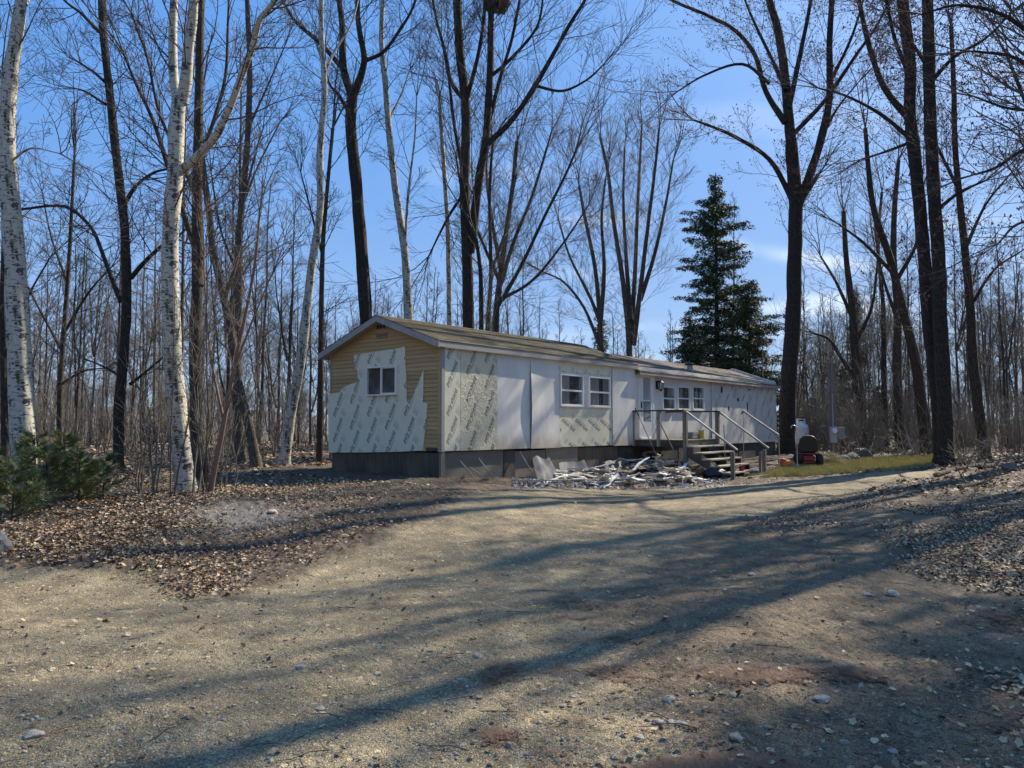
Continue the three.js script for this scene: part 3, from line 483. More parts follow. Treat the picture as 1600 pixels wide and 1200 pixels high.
{ // things on and round the porch
  const cr = inHome('wooden_crate', 'low pale wooden crate with slatted sides on the porch deck', 'crate'), y = 1.212 - Y0; cr.updateMatrix();
  const cz = 0.9, cs = 9.2; for (const k of [0, 1]) put('slat', rbox(cs, cs + 0.5, y + 0.02 + k * 0.09, y + 0.09 + k * 0.09, cz, cz + 0.02), M.woodPale, cr), put('slat', rbox(cs, cs + 0.5, y + 0.02 + k * 0.09, y + 0.09 + k * 0.09, cz + 0.3, cz + 0.32), M.woodPale, cr); put('base', rbox(cs, cs + 0.5, y + 0.001, y + 0.018, cz + 0.022, cz + 0.298), M.wood, cr); put('end_panel', rbox(cs, cs + 0.02, y + 0.019, y + 0.19, cz + 0.022, cz + 0.298), M.woodPale, cr); put('end_panel', rbox(cs + 0.48, cs + 0.5, y + 0.019, y + 0.19, cz + 0.022, cz + 0.298), M.woodPale, cr);
  const tin = inHome('yellow_can', 'small yellow can standing beside the crate on the porch', 'can'); put('body', new THREE.CylinderGeometry(0.09, 0.09, 0.24, 18).translate(9.83, y + 0.121, 1.2), M.yellow, tin); put('lid', new THREE.CylinderGeometry(0.093, 0.093, 0.02, 18).translate(9.83, y + 0.25, 1.2), M.metal, tin);
  // rake
  const rk = thing('leaf_rake', 'dark green leaf rake standing head down beside the porch steps', 'rake'), q = ground(1133, 742), top = at(1131, 664, -q.z - 0.4); q.z -= 0; const foot = V(q.x, q.y + 0.32, q.z + 0.02);
  put('handle', rod(foot, top, 0.014), M.woodPale, rk);
  const dir = new GB(); for (let k = -8; k <= 8; k++) dir.tube([foot, V(q.x + k * 0.035, q.y + 0.05, q.z + 0.05), V(q.x + k * 0.037, q.y + 0.005, q.z + 0.1)], [0.008, 0.013, 0.008], 4); dir.build('rake_head', M.green, rk); put('crossbar', rod(V(q.x - 0.2, q.y + 0.14, q.z + 0.045), V(q.x + 0.2, q.y + 0.14, q.z + 0.045), 0.02), M.green, rk);
  // shovel and pole under the rail
  const sh = thing('shovel', 'shovel with a grey blade leaning at the corner of the porch', 'shovel'), sg = homePt(7.5, 0, 1.75); sg.y = H(sg.x, -sg.z); const st = homePt(7.66, 1.75, 0.9);
  put('handle', rod(sg.clone().add(V(0, 0.25, 0)), st, 0.016), M.wood, sh); { const bl = new THREE.SphereGeometry(0.14, 14, 10, 0, Math.PI).scale(0.8, 1.35, 0.3); put('blade', bl, M.greyPaint, sh).position.set(sg.x, sg.y + 0.14, sg.z); put('socket', rod(sg.clone().add(V(0, 0.2, 0)), sg.clone().add(V(0, 0.2, 0)).lerp(st, 0.15), 0.022), M.greyPaint, sh); }
  const po = thing('long_pole', 'thin pale pole propped against the porch wall', 'pole'); const pg = homePt(7.6, 0.5 - Y0, 1.2), pt2 = homePt(7.68, 2.1 - Y0, 0.2); pg.y = H(pg.x, -pg.z); put('pole', rod(pg, pt2, 0.012), M.woodPale, po); put('grip', rod(pt2.clone().lerp(pg, 0.12), pt2, 0.017), M.rubber, po);
  // bags
  const bagGeo = (seed, w, h, d) => { const g = new THREE.SphereGeometry(1, 26, 18), P = g.attributes.position; for (let i = 0; i < P.count; i++) { const v = V(P.getX(i), P.getY(i), P.getZ(i)), k = 1 + 0.28 * fbm(v.x * 1.7 + seed, v.y * 1.7, v.z * 1.7, 4); P.setXYZ(i, v.x * w * k, Math.max(-0.6, v.y) * h * k + 0.6 * h, v.z * d * k); } g.computeVertexNormals(); return g; };
  const b1 = thing('rubbish_bag', 'black rubbish bag slumped at the foot of the porch steps', 'bag'), bp = ground(1118, 748); b1.position.copy(bp); put('sack', bagGeo(3, 0.32, 0.16, 0.24), M.black, b1); put('knot', new THREE.ConeGeometry(0.06, 0.12, 9).rotateX(Math.PI).translate(0.03, 0.27, 0), M.black, b1);
  const b2 = thing('orange_tarpaulin', 'crumpled orange tarpaulin heaped beside the steps and the big trunk', 'tarpaulin'), op = ground(1232, 731); b2.position.copy(op); b2.scale.setScalar(0.72); put('fold', bagGeo(9, 0.34, 0.2, 0.22), M.orange, b2); put('fold', bagGeo(14, 0.2, 0.16, 0.17).translate(-0.24, 0.16, -0.04), std([0.5, 0.1, 0.03], 0.8), b2); put('fold', bagGeo(19, 0.26, 0.11, 0.16).translate(0.28, 0, 0.12), std([0.18, 0.19, 0.15], 0.8), b2);
  const rd = thing('red_pot', 'small red pot on the lowest porch steps', 'pot'); const rp = homePt(9.0, 0.36 - Y0 - 0.07, 2.78); rd.position.set(rp.x, 0.35, rp.z); put('pot', new THREE.LatheGeometry([[0.001, 0], [0.06, 0], [0.085, 0.13], [0.095, 0.135], [0.08, 0.13], [0.06, 0.02]].map(([x, y2]) => new THREE.Vector2(x, y2)), 18), std([0.45, 0.02, 0.02], 0.5), rd); put('soil', new THREE.CylinderGeometry(0.076, 0.076, 0.01, 16).translate(0, 0.11, 0), M.woodDark, rd);
  rd.position.y = 1.21 - 0.172 * 5 + 0.001;
  // lean-to plastic sheets at the skirting
  const sheetAt = (s, w, h, lean, seed, lab) => { const n = 20, m = 12, g = new THREE.PlaneGeometry(w, h, n, m), P = g.attributes.position; for (let i = 0; i < P.count; i++) { const x = P.getX(i), y = P.getY(i) + h / 2, t = y / h; P.setXYZ(i, x * (1 - 0.25 * t) + 0.1 * t, y * (0.9 + 0.2 * noise(x * 2 + seed, 1, 2)), lean * (1 - t) + 0.07 * fbm(x * 3 + seed, y * 3, 2, 3)); } g.computeVertexNormals(); const t = inHome('plastic_sheet', lab, 'plastic sheet'); put('sheet', g, M.sheet, t).position.set(s, 0.18, 0.06); put('fold', rod(V(s - w / 2, 0.2, lean + 0.05), V(s + w / 2 - 0.1, 0.16, lean + 0.06), 0.025, 6), M.sheet, t); };
  sheetAt(3.3, 0.9, 0.6, 0.3, 3, 'clear plastic sheet leaning on the skirting below the two white panels'); sheetAt(4.6, 1.5, 0.45, 0.25, 8, 'grey plastic sheet slumped below the pair of front windows'); sheetAt(6.7, 1.7, 0.4, 0.25, 13, 'grey plastic sheet drooping at the skirting just left of the porch');
  [[0.55, 0.35], [1.15, 0.38], [0.85, 0.2], [2.6, 0.5]].forEach(([s, h], i) => { const t = inHome('wooden_stake', ['thin stake nearest the gable corner by the front skirting', 'second thin stake from the gable corner by the front skirting', 'shortest stake leaning by the front skirting', 'tallest stake leaning beside the clear plastic sheet'][i], 'stake', 'stakes leaning by the front skirting'); put('stake', bar(V(s + 0.15, 0.4, 0.28), V(s, 0.4 + h, 0.02), 0.025, 0.02), M.woodPale, t); put('tip', bar(V(s + 0.17, 0.33, 0.31), V(s + 0.15, 0.4, 0.28), 0.018, 0.014), M.wood, t); });
}
{ // scrap heap in front of the skirting
  const r = rng(41), protos = [];
  for (let k = 0; k < 7; k++) {
    const w = k > 4 ? 0.9 + 0.4 * r() : 0.28 + 0.42 * r(), d = k > 4 ? 0.06 + 0.05 * r() : 0.1 + 0.17 * r(), g = new THREE.BoxGeometry(w, 0.02, d, 9, 1, 5), P = g.attributes.position;
    for (let i = 0; i < P.count; i++) { const x = P.getX(i), z = P.getZ(i); P.setXYZ(i, x + 0.1 * noise(z * 9, k, 2) + 0.03 * noise(x * 30, z * 30, k), P.getY(i) + 0.12 * fbm(x * 3 + k * 5, z * 4, 3, 3) + 0.05 * x * x, z + 0.09 * noise(x * 7, k, 5)); } protos.push(toCreasedNormals(g, 0.7));
  }
  const mats = [M.foamScrap, M.ply, std([0.5, 0.44, 0.37], 0.95, { map: blotch }), M.plyGrey, std([0.72, 0.66, 0.58], 0.85)];
  for (let k = 0; k < 135; k++) {
    const px = 850 + 250 * Math.pow(r(), 0.8), py = 737 + (px > 930 ? 24 : 16) * r() - (px - 975) * 0.006, g = ground(px, py), m = put('board_scrap', protos[k % 7], mats[Math.floor(r() * 5)]);
    const hump = 0.32 * sstep(870, 960, px) * sstep(1110, 1050, px) * sstep(766, 742, py); m.position.set(g.x, g.y + 0.03 + (0.08 + hump) * r(), g.z); m.rotation.set((r() - 0.5) * 0.8, r() * 6.3, (r() - 0.5) * 0.5); tag(m, 'broken pale board scrap in the heap between skirting and driveway', 'scrap', 'broken board scraps heaped by the porch');
  }
  const sl = [[880, 752, 968, 742, 0.045], [800, 757, 1000, 755, 0.05], [960, 760, 1070, 752, 0.05], [830, 742, 905, 748, 0.04], [1020, 742, 1095, 756, 0.05]];
  sl.forEach(([a, b, c, d, w], i) => { const A = ground(a, b), B = ground(c, d); A.y += 0.08; B.y += 0.1; const m = put('long_batten', bar(A, B, w, 0.03), i % 2 ? M.woodPale : mats[4]); tag(m, ['long white batten lying lengthwise in front of the scrap heap', 'longest pale batten along the driveway edge of the scrap heap', 'white batten lying across the right half of the scrap heap', 'short pale batten below the pair of front windows', 'slanting white batten at the porch end of the scrap heap'][i], 'batten', 'battens lying in the scrap heap'); });
  const dg = new THREE.TetrahedronGeometry(0.06), im = new THREE.InstancedMesh(dg, std([0.62, 0.6, 0.58], 0.8), 900), o = new THREE.Object3D(), col = new THREE.Color(); im.name = 'small_debris';
  for (let k = 0; k < 900; k++) { const px = 800 + 330 * r(), py = 731 + 34 * r(), g = ground(px, py); o.position.set(g.x, g.y + 0.03 * r(), g.z); o.rotation.set(r() * 6, r() * 6, r() * 6); o.scale.set(0.4 + 1.4 * r(), 0.15 + 0.4 * r(), 0.3 + r()); o.updateMatrix(); im.setMatrixAt(k, o.matrix); const v = r() > 0.55 ? 1.1 : 0.25 + 0.3 * r(); im.setColorAt(k, col.setRGB(v, v * 0.96, v * 0.9)); }
  im.castShadow = im.receiveShadow = true; scene.add(im); tag(im, 'small broken bits strewn through the scrap heap', 'debris', null, 'stuff');
}

// ---------- yard objects on the right ----------
{ // propane tank
  const t = thing('propane_tank', 'tall white propane tank behind the big trunk at the end of the home', 'gas tank'), p = at(1250, 700, 33.6); t.position.set(p.x, H(p.x, -p.z), p.z);
  const y0 = EYE + (665 - 652) * 33.6 / 1200 - t.position.y, r = 0.38, h = y0 - 0.24;
  put('body', new THREE.LatheGeometry([[0.001, 0.1], [r * 0.8, 0.14], [r, 0.3], [r, h - 0.25], [r * 0.93, h - 0.12], [r * 0.6, h - 0.01], [0.001, h + 0.03]].map(([x, y]) => new THREE.Vector2(x, y)), 32), M.tank, t);
  put('collar', new THREE.CylinderGeometry(0.24, 0.24, 0.24, 24, 1, true).translate(0, h + 0.06, 0), std([0.8, 0.8, 0.8], 0.4, { side: THREE.DoubleSide }), t); put('collar_lid', new THREE.CylinderGeometry(0.22, 0.26, 0.06, 24).translate(0, h + 0.21, 0), M.black, t); put('foot_ring', new THREE.CylinderGeometry(0.3, 0.3, 0.14, 24).translate(0, 0.06, 0), M.greyPaint, t); put('handle_slot', new THREE.BoxGeometry(0.2, 0.06, 0.03).translate(0, h + 0.1, 0.235), M.dark, t);
}
{ // lawn tractor seen from behind
  const t = thing('lawn_tractor', 'small red lawn tractor with a black seat parked beside the grass', 'lawn mower'), p = ground(1264, 731); t.position.copy(p); t.rotation.y = -0.25;
  const wheel = (x, z, r, w) => { const g = new THREE.Group(); g.name = 'wheel'; t.add(g); g.position.set(x, r, z); put('tyre', new THREE.TorusGeometry(r * 0.68, r * 0.34, 12, 24).scale(1, 1, w / (r * 0.68)).rotateY(Math.PI / 2), M.rubber, g); put('rim', new THREE.CylinderGeometry(r * 0.45, r * 0.45, w * 0.7, 18).rotateZ(Math.PI / 2), std([0.5, 0.5, 0.5], 0.5), g); };
  wheel(-0.33, -0.06, 0.25, 0.2); wheel(0.33, -0.06, 0.25, 0.2); wheel(-0.28, -1.15, 0.17, 0.14); wheel(0.28, -1.15, 0.17, 0.14);
  put('fender', mergeGeometries([rbox(-0.34, 0.34, 0.4, 0.46, -0.5, 0.12, 0.03), rbox(-0.17, 0.17, 0.2, 0.379, -0.5, 0.1, 0.03)]), M.red, t); put('bumper', rbox(-0.2, 0.2, 0.14, 0.2, 0.13, 0.19, 0.02), M.red, t);
  put('hood', rbox(-0.24, 0.24, 0.34, 0.72, -1.4, -0.75, 0.06), M.red, t); put('mower_deck', rbox(-0.48, 0.48, 0.1, 0.22, -0.95, -0.4, 0.04), M.red, t);
  const seat = new THREE.Shape(); seat.moveTo(-0.24, 0); seat.lineTo(0.24, 0); seat.bezierCurveTo(0.3, 0.36, 0.22, 0.5, 0, 0.5); seat.bezierCurveTo(-0.22, 0.5, -0.3, 0.36, -0.24, 0);
  put('seat', mergeGeometries([new THREE.ExtrudeGeometry(seat, { depth: 0.08, bevelSize: 0.02, bevelThickness: 0.02, bevelSegments: 3 }).rotateX(0.15).translate(0, 0.5, -0.12), rbox(-0.24, 0.24, 0.461, 0.54, -0.5, -0.08, 0.03)]), M.black, t);
  put('steering_wheel', new THREE.TorusGeometry(0.17, 0.016, 8, 24).rotateX(1.2).translate(0, 0.86, -0.8), M.black, t); put('steering_column', rod(V(0, 0.5, -0.9), V(0, 0.86, -0.8), 0.025), M.black, t);
}
{ // service post with a meter
  const t = thing('utility_post', 'weathered wooden service post with an electric meter beyond the grass', 'utility post'), p = ground(1303, 722); t.position.set(p.x, p.y, p.z);
  const D = -p.z, h = (722 - 568) * D / 1200; put('post', rbox(-0.1, 0.1, -0.1, h, -0.06, 0.06, 0.01), M.woodPale, t).material = std([0.42, 0.34, 0.26], 0.9, { map: withRep(grain, 1, 1) }); put('conduit', rod(V(-0.04, 0.7, 0.09), V(-0.04, h - 1.1, 0.09), 0.02), M.greyPaint, t);
  put('meter_box', rbox(-0.17, 0.06, 0.66, 1.22, 0.065, 0.19, 0.01), M.greyPaint, t); put('meter', new THREE.CylinderGeometry(0.085, 0.085, 0.1, 22).rotateX(Math.PI / 2).translate(-0.055, 1.08, 0.24), std([0.7, 0.7, 0.68], 0.15), t); put('breaker_box', rbox(0.09, 0.36, 0.78, 1.2, 0.0, 0.12, 0.01), std([0.22, 0.21, 0.2], 0.6), t); put('crosspiece', rbox(0.08, 0.36, 0.95, 1.03, -0.05, -0.01), M.wood, t);
}
{ const t = thing('shepherd_hook', 'thin grey garden hook standing left of the lawn tractor', 'garden hook'), p = ground(1246, 734), q = at(1242, 664, -p.z); const g = new GB(); const pts = [p.clone(), p.clone().setY(q.y - 0.1)]; for (let k = 1; k <= 8; k++) pts.push(V(p.x - 0.09 + 0.09 * Math.cos(k * 0.4), q.y - 0.1 + 0.09 * Math.sin(k * 0.4), p.z)); g.tube(pts, pts.map(() => 0.011), 6); g.build('rod', M.metal, t); put('foot_spike', rod(p.clone().add(V(-0.08, 0.03, 0)), p.clone().add(V(0.08, 0.03, 0)), 0.008), M.metal, t); }
{ const t = thing('yellow_tool_handle', 'yellow tool handle sticking up behind the propane tank', 'tool'), p = at(1262, 668, 34.4), g = at(1258, 690, 34.4); g.y = H(g.x, -g.z); put('handle', rod(g, at(1269, 649, 34.4), 0.03), M.yellow, t); put('ferrule', rod(g, g.clone().lerp(p, 0.3), 0.036), M.greyPaint, t); }
function rockGeo(seed, sq = 0.6) { const g = new THREE.IcosahedronGeometry(1, 3), P = g.attributes.position; for (let i = 0; i < P.count; i++) { const v = V(P.getX(i), P.getY(i), P.getZ(i)), k = 1 + 0.35 * noise(v.x * 1.1 + seed, v.y * 1.1, v.z * 1.1) + 0.12 * noise(v.x * 3 + seed, v.y * 3, v.z * 3); P.setXYZ(i, v.x * k, v.y * k * sq, v.z * k * 0.8); } g.computeVertexNormals(); return toCreasedNormals(g, 0.5); }
[[1318, 722, 11, 'rounded grey boulder just right of the service post'], [1333, 720, 12, 'pale leaning boulder second right of the service post'], [1348, 715, 16, 'dark boulder with brush around it third right of the service post'], [1420, 712, 9, 'low boulder in the brush left of the paired trunks'], [1506, 724, 10, 'small boulder among brush right of the paired trunks'], [1578, 736, 12, 'broad dark boulder at the right edge beside the log']].forEach(([x, y, r, lab], i) => { const g = ground(x, y), m = put('boulder', rockGeo(i * 3.7), M.boulder), s = r * -g.z / 1200; m.position.set(g.x, g.y + s * 0.35, g.z); m.scale.setScalar(s); m.rotation.y = i; tag(m, lab, 'boulder', 'boulders along the edge of the grass'); });
{ const g = ground(-6, 864), m = put('boulder', rockGeo(31, 0.75), std([0.1, 0.1, 0.1], 0.8)); m.position.set(g.x, g.y + 0.08, g.z); m.scale.set(0.16, 0.22, 0.2); tag(m, 'smooth grey rock cut by the left edge of the picture', 'boulder'); }

// ---------- trees ----------
const UP = V(0, 1, 0);
function branchOut(G, p, dir, len, r0, lvl, P, R, tips) {
  const n = lvl === 0 ? 5 : lvl === 1 ? 4 : 3, pts = [p.clone()], rad = [r0], d = dir.clone(), q = p.clone(), st = len / n, end = Math.max(P.rmin, r0 * 0.3);
  for (let i = 1; i <= n; i++) { d.x += (R() - 0.5) * P.wig; d.y += (R() - 0.5) * P.wig + P.trop * (lvl === 0 ? 1 : 0.7); d.z += (R() - 0.5) * P.wig; d.normalize(); q.addScaledVector(d, st); pts.push(q.clone()); rad.push(lerp(r0, end, i / n)); }
  G.tube(pts, rad, lvl === 0 ? 5 : lvl === 1 ? 4 : 3);
  if (lvl < P.max) { const m = P.kids[lvl]; for (let k = 0; k < m; k++) { const t = 0.18 + 0.8 * (k + R()) / m, f = Math.min(n - 0.001, t * n), i = Math.floor(f), o = pts[i].clone().lerp(pts[i + 1], f - i), dd = pts[i + 1].clone().sub(pts[i]).normalize(); branchOut(G, o, splay(dd, P.ang * (0.7 + 0.6 * R()), R), len * (0.34 + 0.3 * R()) * (1.2 - 0.65 * t), Math.max(P.rmin, lerp(rad[i], rad[i + 1], f - i) * 0.6), lvl + 1, P, R, tips); } }
  tips?.push(q.clone());
}
const splay = (d, ang, R) => { const a = R() * 6.283, x = V(1, 0, 0); if (Math.abs(d.x) > 0.8) x.set(0, 0, 1); const u = x.cross(d).normalize(), w = V().crossVectors(d, u); return d.clone().multiplyScalar(Math.cos(ang)).addScaledVector(u, Math.sin(ang) * Math.cos(a)).addScaledVector(w, Math.sin(ang) * Math.sin(a)).normalize(); };
const smoothPath = (pts, rad, per = 4) => { if (pts.length < 3) { const o = []; const r = []; for (let i = 0; i <= 4; i++) { o.push(pts[0].clone().lerp(pts[1], i / 4)); r.push(lerp(rad[0], rad[1], i / 4)); } return [o, r]; } const c = new THREE.CatmullRomCurve3(pts, false, 'centripetal'), o = [], r = [], n = (pts.length - 1) * per; for (let i = 0; i <= n; i++) { const t = i / n; o.push(c.getPoint(t)); const f = Math.min(pts.length - 1.001, t * (pts.length - 1)), k = Math.floor(f); r.push(lerp(rad[k], rad[k + 1], f - k)); } return [o, r]; };
const twigSets = { fine: { wig: 0.42, trop: 0.07, ang: 0.75, kids: [6, 4, 0], max: 2, rmin: 0.0035 }, long: { wig: 0.34, trop: 0.1, ang: 0.62, kids: [7, 5, 0], max: 2, rmin: 0.0042 } };
// stems: [depth shift at the tip, start radius px, end radius px, [x, y] ...] traced in photo pixels, all at depth D
function heroTree(name, label, D, bark, twigMat, seed, stems, { twigs = 5, len = 2.2, from = 0.25, set = 'fine', buds = false, group, category = 'tree', sink = true } = {}) {
  const R = rng(seed), tr = thing(name, label, category, group), b0 = at(stems[0][3][0], stems[0][3][1], D), base = V(b0.x, 0, b0.z); base.y = H(base.x, -base.z) - 0.05; tr.position.copy(base);
  const crown = new GB(), tips = [], P = twigSets[set];
  stems.forEach((s, si) => {
    const [dz, r0, r1, ...xy] = s, n = xy.length, pts = xy.map(([x, y], i) => at(x, y, D + dz * i / (n - 1)).sub(base)), rad = xy.map((_, i) => lerp(r0, r1, Math.pow(i / (n - 1), 0.8)) * D / 1200);
    if (si === 0 && sink) { if (pts[0].y > 0.3) { pts.unshift(V(pts[0].x, 0, pts[0].z)); rad.unshift(rad[0] * 1.1); } else pts[0].y = 0; const f = pts[0].clone().lerp(pts[1], Math.min(0.3, 0.35 / pts[0].distanceTo(pts[1]))); pts.splice(1, 0, f); rad.splice(0, 0, rad[0] * 1.35); pts[0].y = -0.1; }
    const [sp, sr] = smoothPath(pts, rad, 5), g = new GB(); g.tube(sp, sr, si === 0 ? 14 : sr[0] > 0.05 ? 9 : 6, 0.5, 1.1, 0.16, seed + si); g.build(si === 0 ? 'trunk' : 'limb', bark, tr);
    let L = 0; for (let i = 1; i < sp.length; i++) L += sp[i].distanceTo(sp[i - 1]);
    const cnt = Math.round(L * twigs * (si === 0 ? 0.55 : 1)), t0 = si === 0 ? from : 0.12;
    for (let k = 0; k < cnt; k++) { const t = t0 + (1 - t0) * Math.pow((k + R()) / cnt, 0.85), f = Math.min(sp.length - 1.001, t * (sp.length - 1)), i = Math.floor(f), o = sp[i].clone().lerp(sp[i + 1], f - i), d = sp[i + 1].clone().sub(sp[i]).normalize(); branchOut(crown, o, splay(d, 0.6 + 0.5 * R(), R), len * (0.45 + 0.75 * R()) * (1.1 - 0.4 * t), Math.min(sr[i] * 0.35, 0.015), 0, P, R, tips); }
    const e = sp.length - 1, d = sp[e].clone().sub(sp[e - 1]).normalize(); if (r1 < 5 || xy[n - 1][1] < -40) for (let k = 0; k < 3; k++) branchOut(crown, sp[e], splay(d, 0.12 + 0.25 * R(), R), len * (0.8 + 0.6 * R()), Math.min(0.03, Math.max(sr[e] * 0.7, 0.009)), 0, P, R, tips);
  });
  crown.build('crown', twigMat, tr);
  if (buds) { const g = new GB(); for (const t of tips) for (let q = 0; q < 2; q++) if (R() < buds) { const s = 0.014 + 0.012 * R(), c = t.clone().add(V((R() - 0.5) * 0.06, (R() - 0.5) * 0.06, (R() - 0.5) * 0.06)), a = c.clone().add(V(0, s * 1.4, 0)), b = c.clone().add(V(s, -s * 0.7, s * 0.6)), e = c.clone().add(V(-s, -s * 0.7, s * 0.6)), f = c.clone().add(V(0, -s * 0.7, -s)); g.tri(a, e, b); g.tri(a, b, f); g.tri(a, f, e); g.tri(b, e, f); } tag(g.build('buds', M.bud, tr), null, null, null, 'stuff'); }
  return tr;
}
const T = heroTree;
T('birch_tree', 'large white birch at the left edge rising behind the pine saplings', 13, M.birch, M.twigBirch, 11, [[0, 19, 6, [38, 735], [30, 560], [23, 400], [16, 310], [10, 220], [15, 130], [25, 60], [33, 0], [40, -80], [44, -190]], [1.5, 3, 1, [40, 8], [52, -20], [70, -80]], [-1, 2.2, 0.8, [20, 250], [48, 232], [95, 240]], [1, 1.6, 0.7, [22, 330], [60, 345], [110, 352]]], { twigs: 1.5, len: 1.7, from: 0.45 });
T('dark_barked_tree', 'black trunked tree between the left edge birch and the forked birch', 18, M.darkBark, M.twig, 12, [[0, 8.5, 5, [185, 732], [186, 640], [194, 545], [198, 430], [193, 340], [180, 230], [172, 150], [162, 60], [157, -40], [150, -160]], [1, 4, 2, [189, 471], [171, 425], [156, 385], [143, 357], [103, 323], [33, 327]], [-1, 4, 2, [205, 434], [224, 411], [252, 385], [275, 372]], [-1, 3.5, 1.5, [196, 316], [213, 290], [240, 270], [262, 264]], [1, 3, 1.5, [163, 127], [145, 112], [125, 98]], [1, 3, 1.4, [155, 50], [128, 22], [100, 0], [80, -30]], [0.5, 2.5, 1, [165, 163], [133, 143], [117, 138]], [1, 2.6, 1, [192, 590], [160, 572], [130, 560]], [-1, 3, 1.2, [204, 600], [235, 575], [270, 545]]], { twigs: 2.4, len: 1.9 });
T('birch_tree', 'forked white birch with a long right limb behind the leafy bank', 12.5, M.birch, M.twigBirch, 13, [[0, 15, 11, [292, 772], [281, 680], [269, 550], [266, 400], [268, 333], [274, 260], [276, 200], [281, 150]], [0.3, 8, 5, [277, 160], [272, 125], [270, 67], [272, 0], [276, -80], [282, -180]], [-0.3, 9.5, 6, [285, 160], [291, 125], [295, 77], [301, 33], [304, -30], [312, -150]], [-1.2, 7.5, 3, [281, 268], [313, 240], [337, 213], [353, 180], [367, 147], [383, 103], [397, 67], [405, 33], [420, 13], [433, -5], [450, -40]]], { twigs: 2.2, len: 1.8, from: 0.5 });
T('rough_barked_tree', 'rough brown trunk standing close behind the forked birch', 15, M.bark, M.twig, 14, [[0, 12, 5, [314, 745], [308, 640], [306, 540], [309, 400], [308, 300], [311, 150], [313, 20], [316, -120]], [0.8, 5, 2, [306, 390], [286, 330], [262, 260], [240, 190], [212, 130], [196, 90]], [1, 4, 1.6, [312, 250], [330, 200], [352, 120], [356, 40], [360, -60]], [0.8, 4, 1.5, [310, 320], [288, 260], [250, 180], [230, 90], [205, 20]]], { twigs: 3.2, len: 2.2 });
T('leaning_grey_tree', 'grey tree leaning left out of the shade beside the mobile home', 19, M.greyBark, M.twigGrey, 15, [[0, 8, 4, [402, 735], [389, 665], [374, 607], [364, 537], [350, 467], [333, 390], [327, 333], [316, 250], [312, 150]], [1, 3.5, 1.5, [350, 470], [372, 400], [380, 320], [402, 230]]], { twigs: 2.2, len: 1.9 });
T('straight_grey_tree', 'slim straight grey tree right of the leaning grey tree', 21, M.greyBark, M.twigGrey, 16, [[0, 8, 3, [377, 725], [370, 590], [371, 485], [373, 383], [378, 317], [386, 233], [390, 100], [386, 0], [385, -80]], [1, 2.5, 1, [376, 330], [402, 262], [438, 190]], [-1, 2.5, 1, [372, 430], [345, 360], [330, 270]], [1, 2.3, 1, [388, 200], [420, 130], [450, 60]]], { twigs: 3, len: 2 });
T('bare_sapling', 'tall reddish sapling stem leaning right in front of the leaning grey tree', 12.2, M.redStem ??= std([0.2, 0.12, 0.085], 0.8), M.twigRed, 44, [[0, 4.6, 1.5, [327, 770], [346, 681], [364, 583], [385, 485], [399, 408], [406, 330]], [0.4, 2.4, 1, [350, 660], [330, 560], [322, 470], [318, 400]], [-0.4, 2.2, 0.8, [366, 575], [395, 500], [420, 440]]], { twigs: 2.4, len: 1.1, category: 'sapling' });
T('birch_tree', 'curving white birch left of the gable with a dark stem beside it', 20, M.birch, M.twigBirch, 17, [[0, 9, 3.2, [443, 727], [455, 642], [469, 572], [479, 485], [487, 420], [500, 325], [500, 238], [507, 143], [502, 43], [502, -30], [500, -120]], [1, 3, 1.2, [503, 130], [520, 85], [548, 40], [560, 0]]], { twigs: 1.6, len: 1.8, from: 0.5 });
T('slim_dark_tree', 'slim dark stem just right of the curving birch', 21.5, M.bark, M.twig, 18, [[0, 5.5, 2.5, [499, 725], [501, 600], [502, 500], [505, 370], [511, 300], [520, 200]], [1, 2.4, 1, [504, 400], [486, 330], [470, 270]]], { twigs: 3.4, len: 2 });
T('forked_dark_tree', 'tall dark tree forking high above the gable end', 24, M.darkBark, M.twig, 19, [[0, 11, 8, [576, 620], [572, 498], [563, 368], [556, 282], [548, 190], [551, 147]], [0.8, 6.5, 3.5, [550, 152], [537, 108], [535, 43], [530, 0], [522, -70], [515, -160]], [-1, 6, 3, [552, 150], [566, 110], [569, 92], [563, 56], [559, 22], [562, -50], [570, -140]], [1.2, 4, 2, [538, 110], [498, 65], [463, 35], [441, 0], [420, -50]], [-1.2, 3.4, 1.5, [568, 96], [598, 82], [624, 48], [645, 12], [660, -40]], [0.8, 3.4, 1.6, [547, 180], [529, 148], [515, 132], [505, 100]]], { twigs: 2.3, len: 2.4, from: 0.75 });
T('birch_tree', 'slanting birch rising behind the roof ridge', 25, M.birch, M.twigBirch, 20, [[0, 7.5, 3, [641, 600], [638, 494], [632, 390], [619, 303], [609, 217], [602, 130], [596, 65], [598, 0], [600, -90]], [1, 2.5, 1, [606, 190], [626, 150], [640, 110]], [-1, 2.5, 1, [632, 392], [638, 300], [648, 215], [651, 150]]], { twigs: 2, len: 2, from: 0.5 });
T('birch_tree', 'thin pale birch with a broken top left of the many stemmed maple', 27, M.birch, M.twigBirch, 21, [[0, 4.6, 2.6, [703, 600], [702, 505], [700, 368], [695, 282], [689, 195], [687, 160]]], { twigs: 1.2, len: 1.5, from: 0.5 });
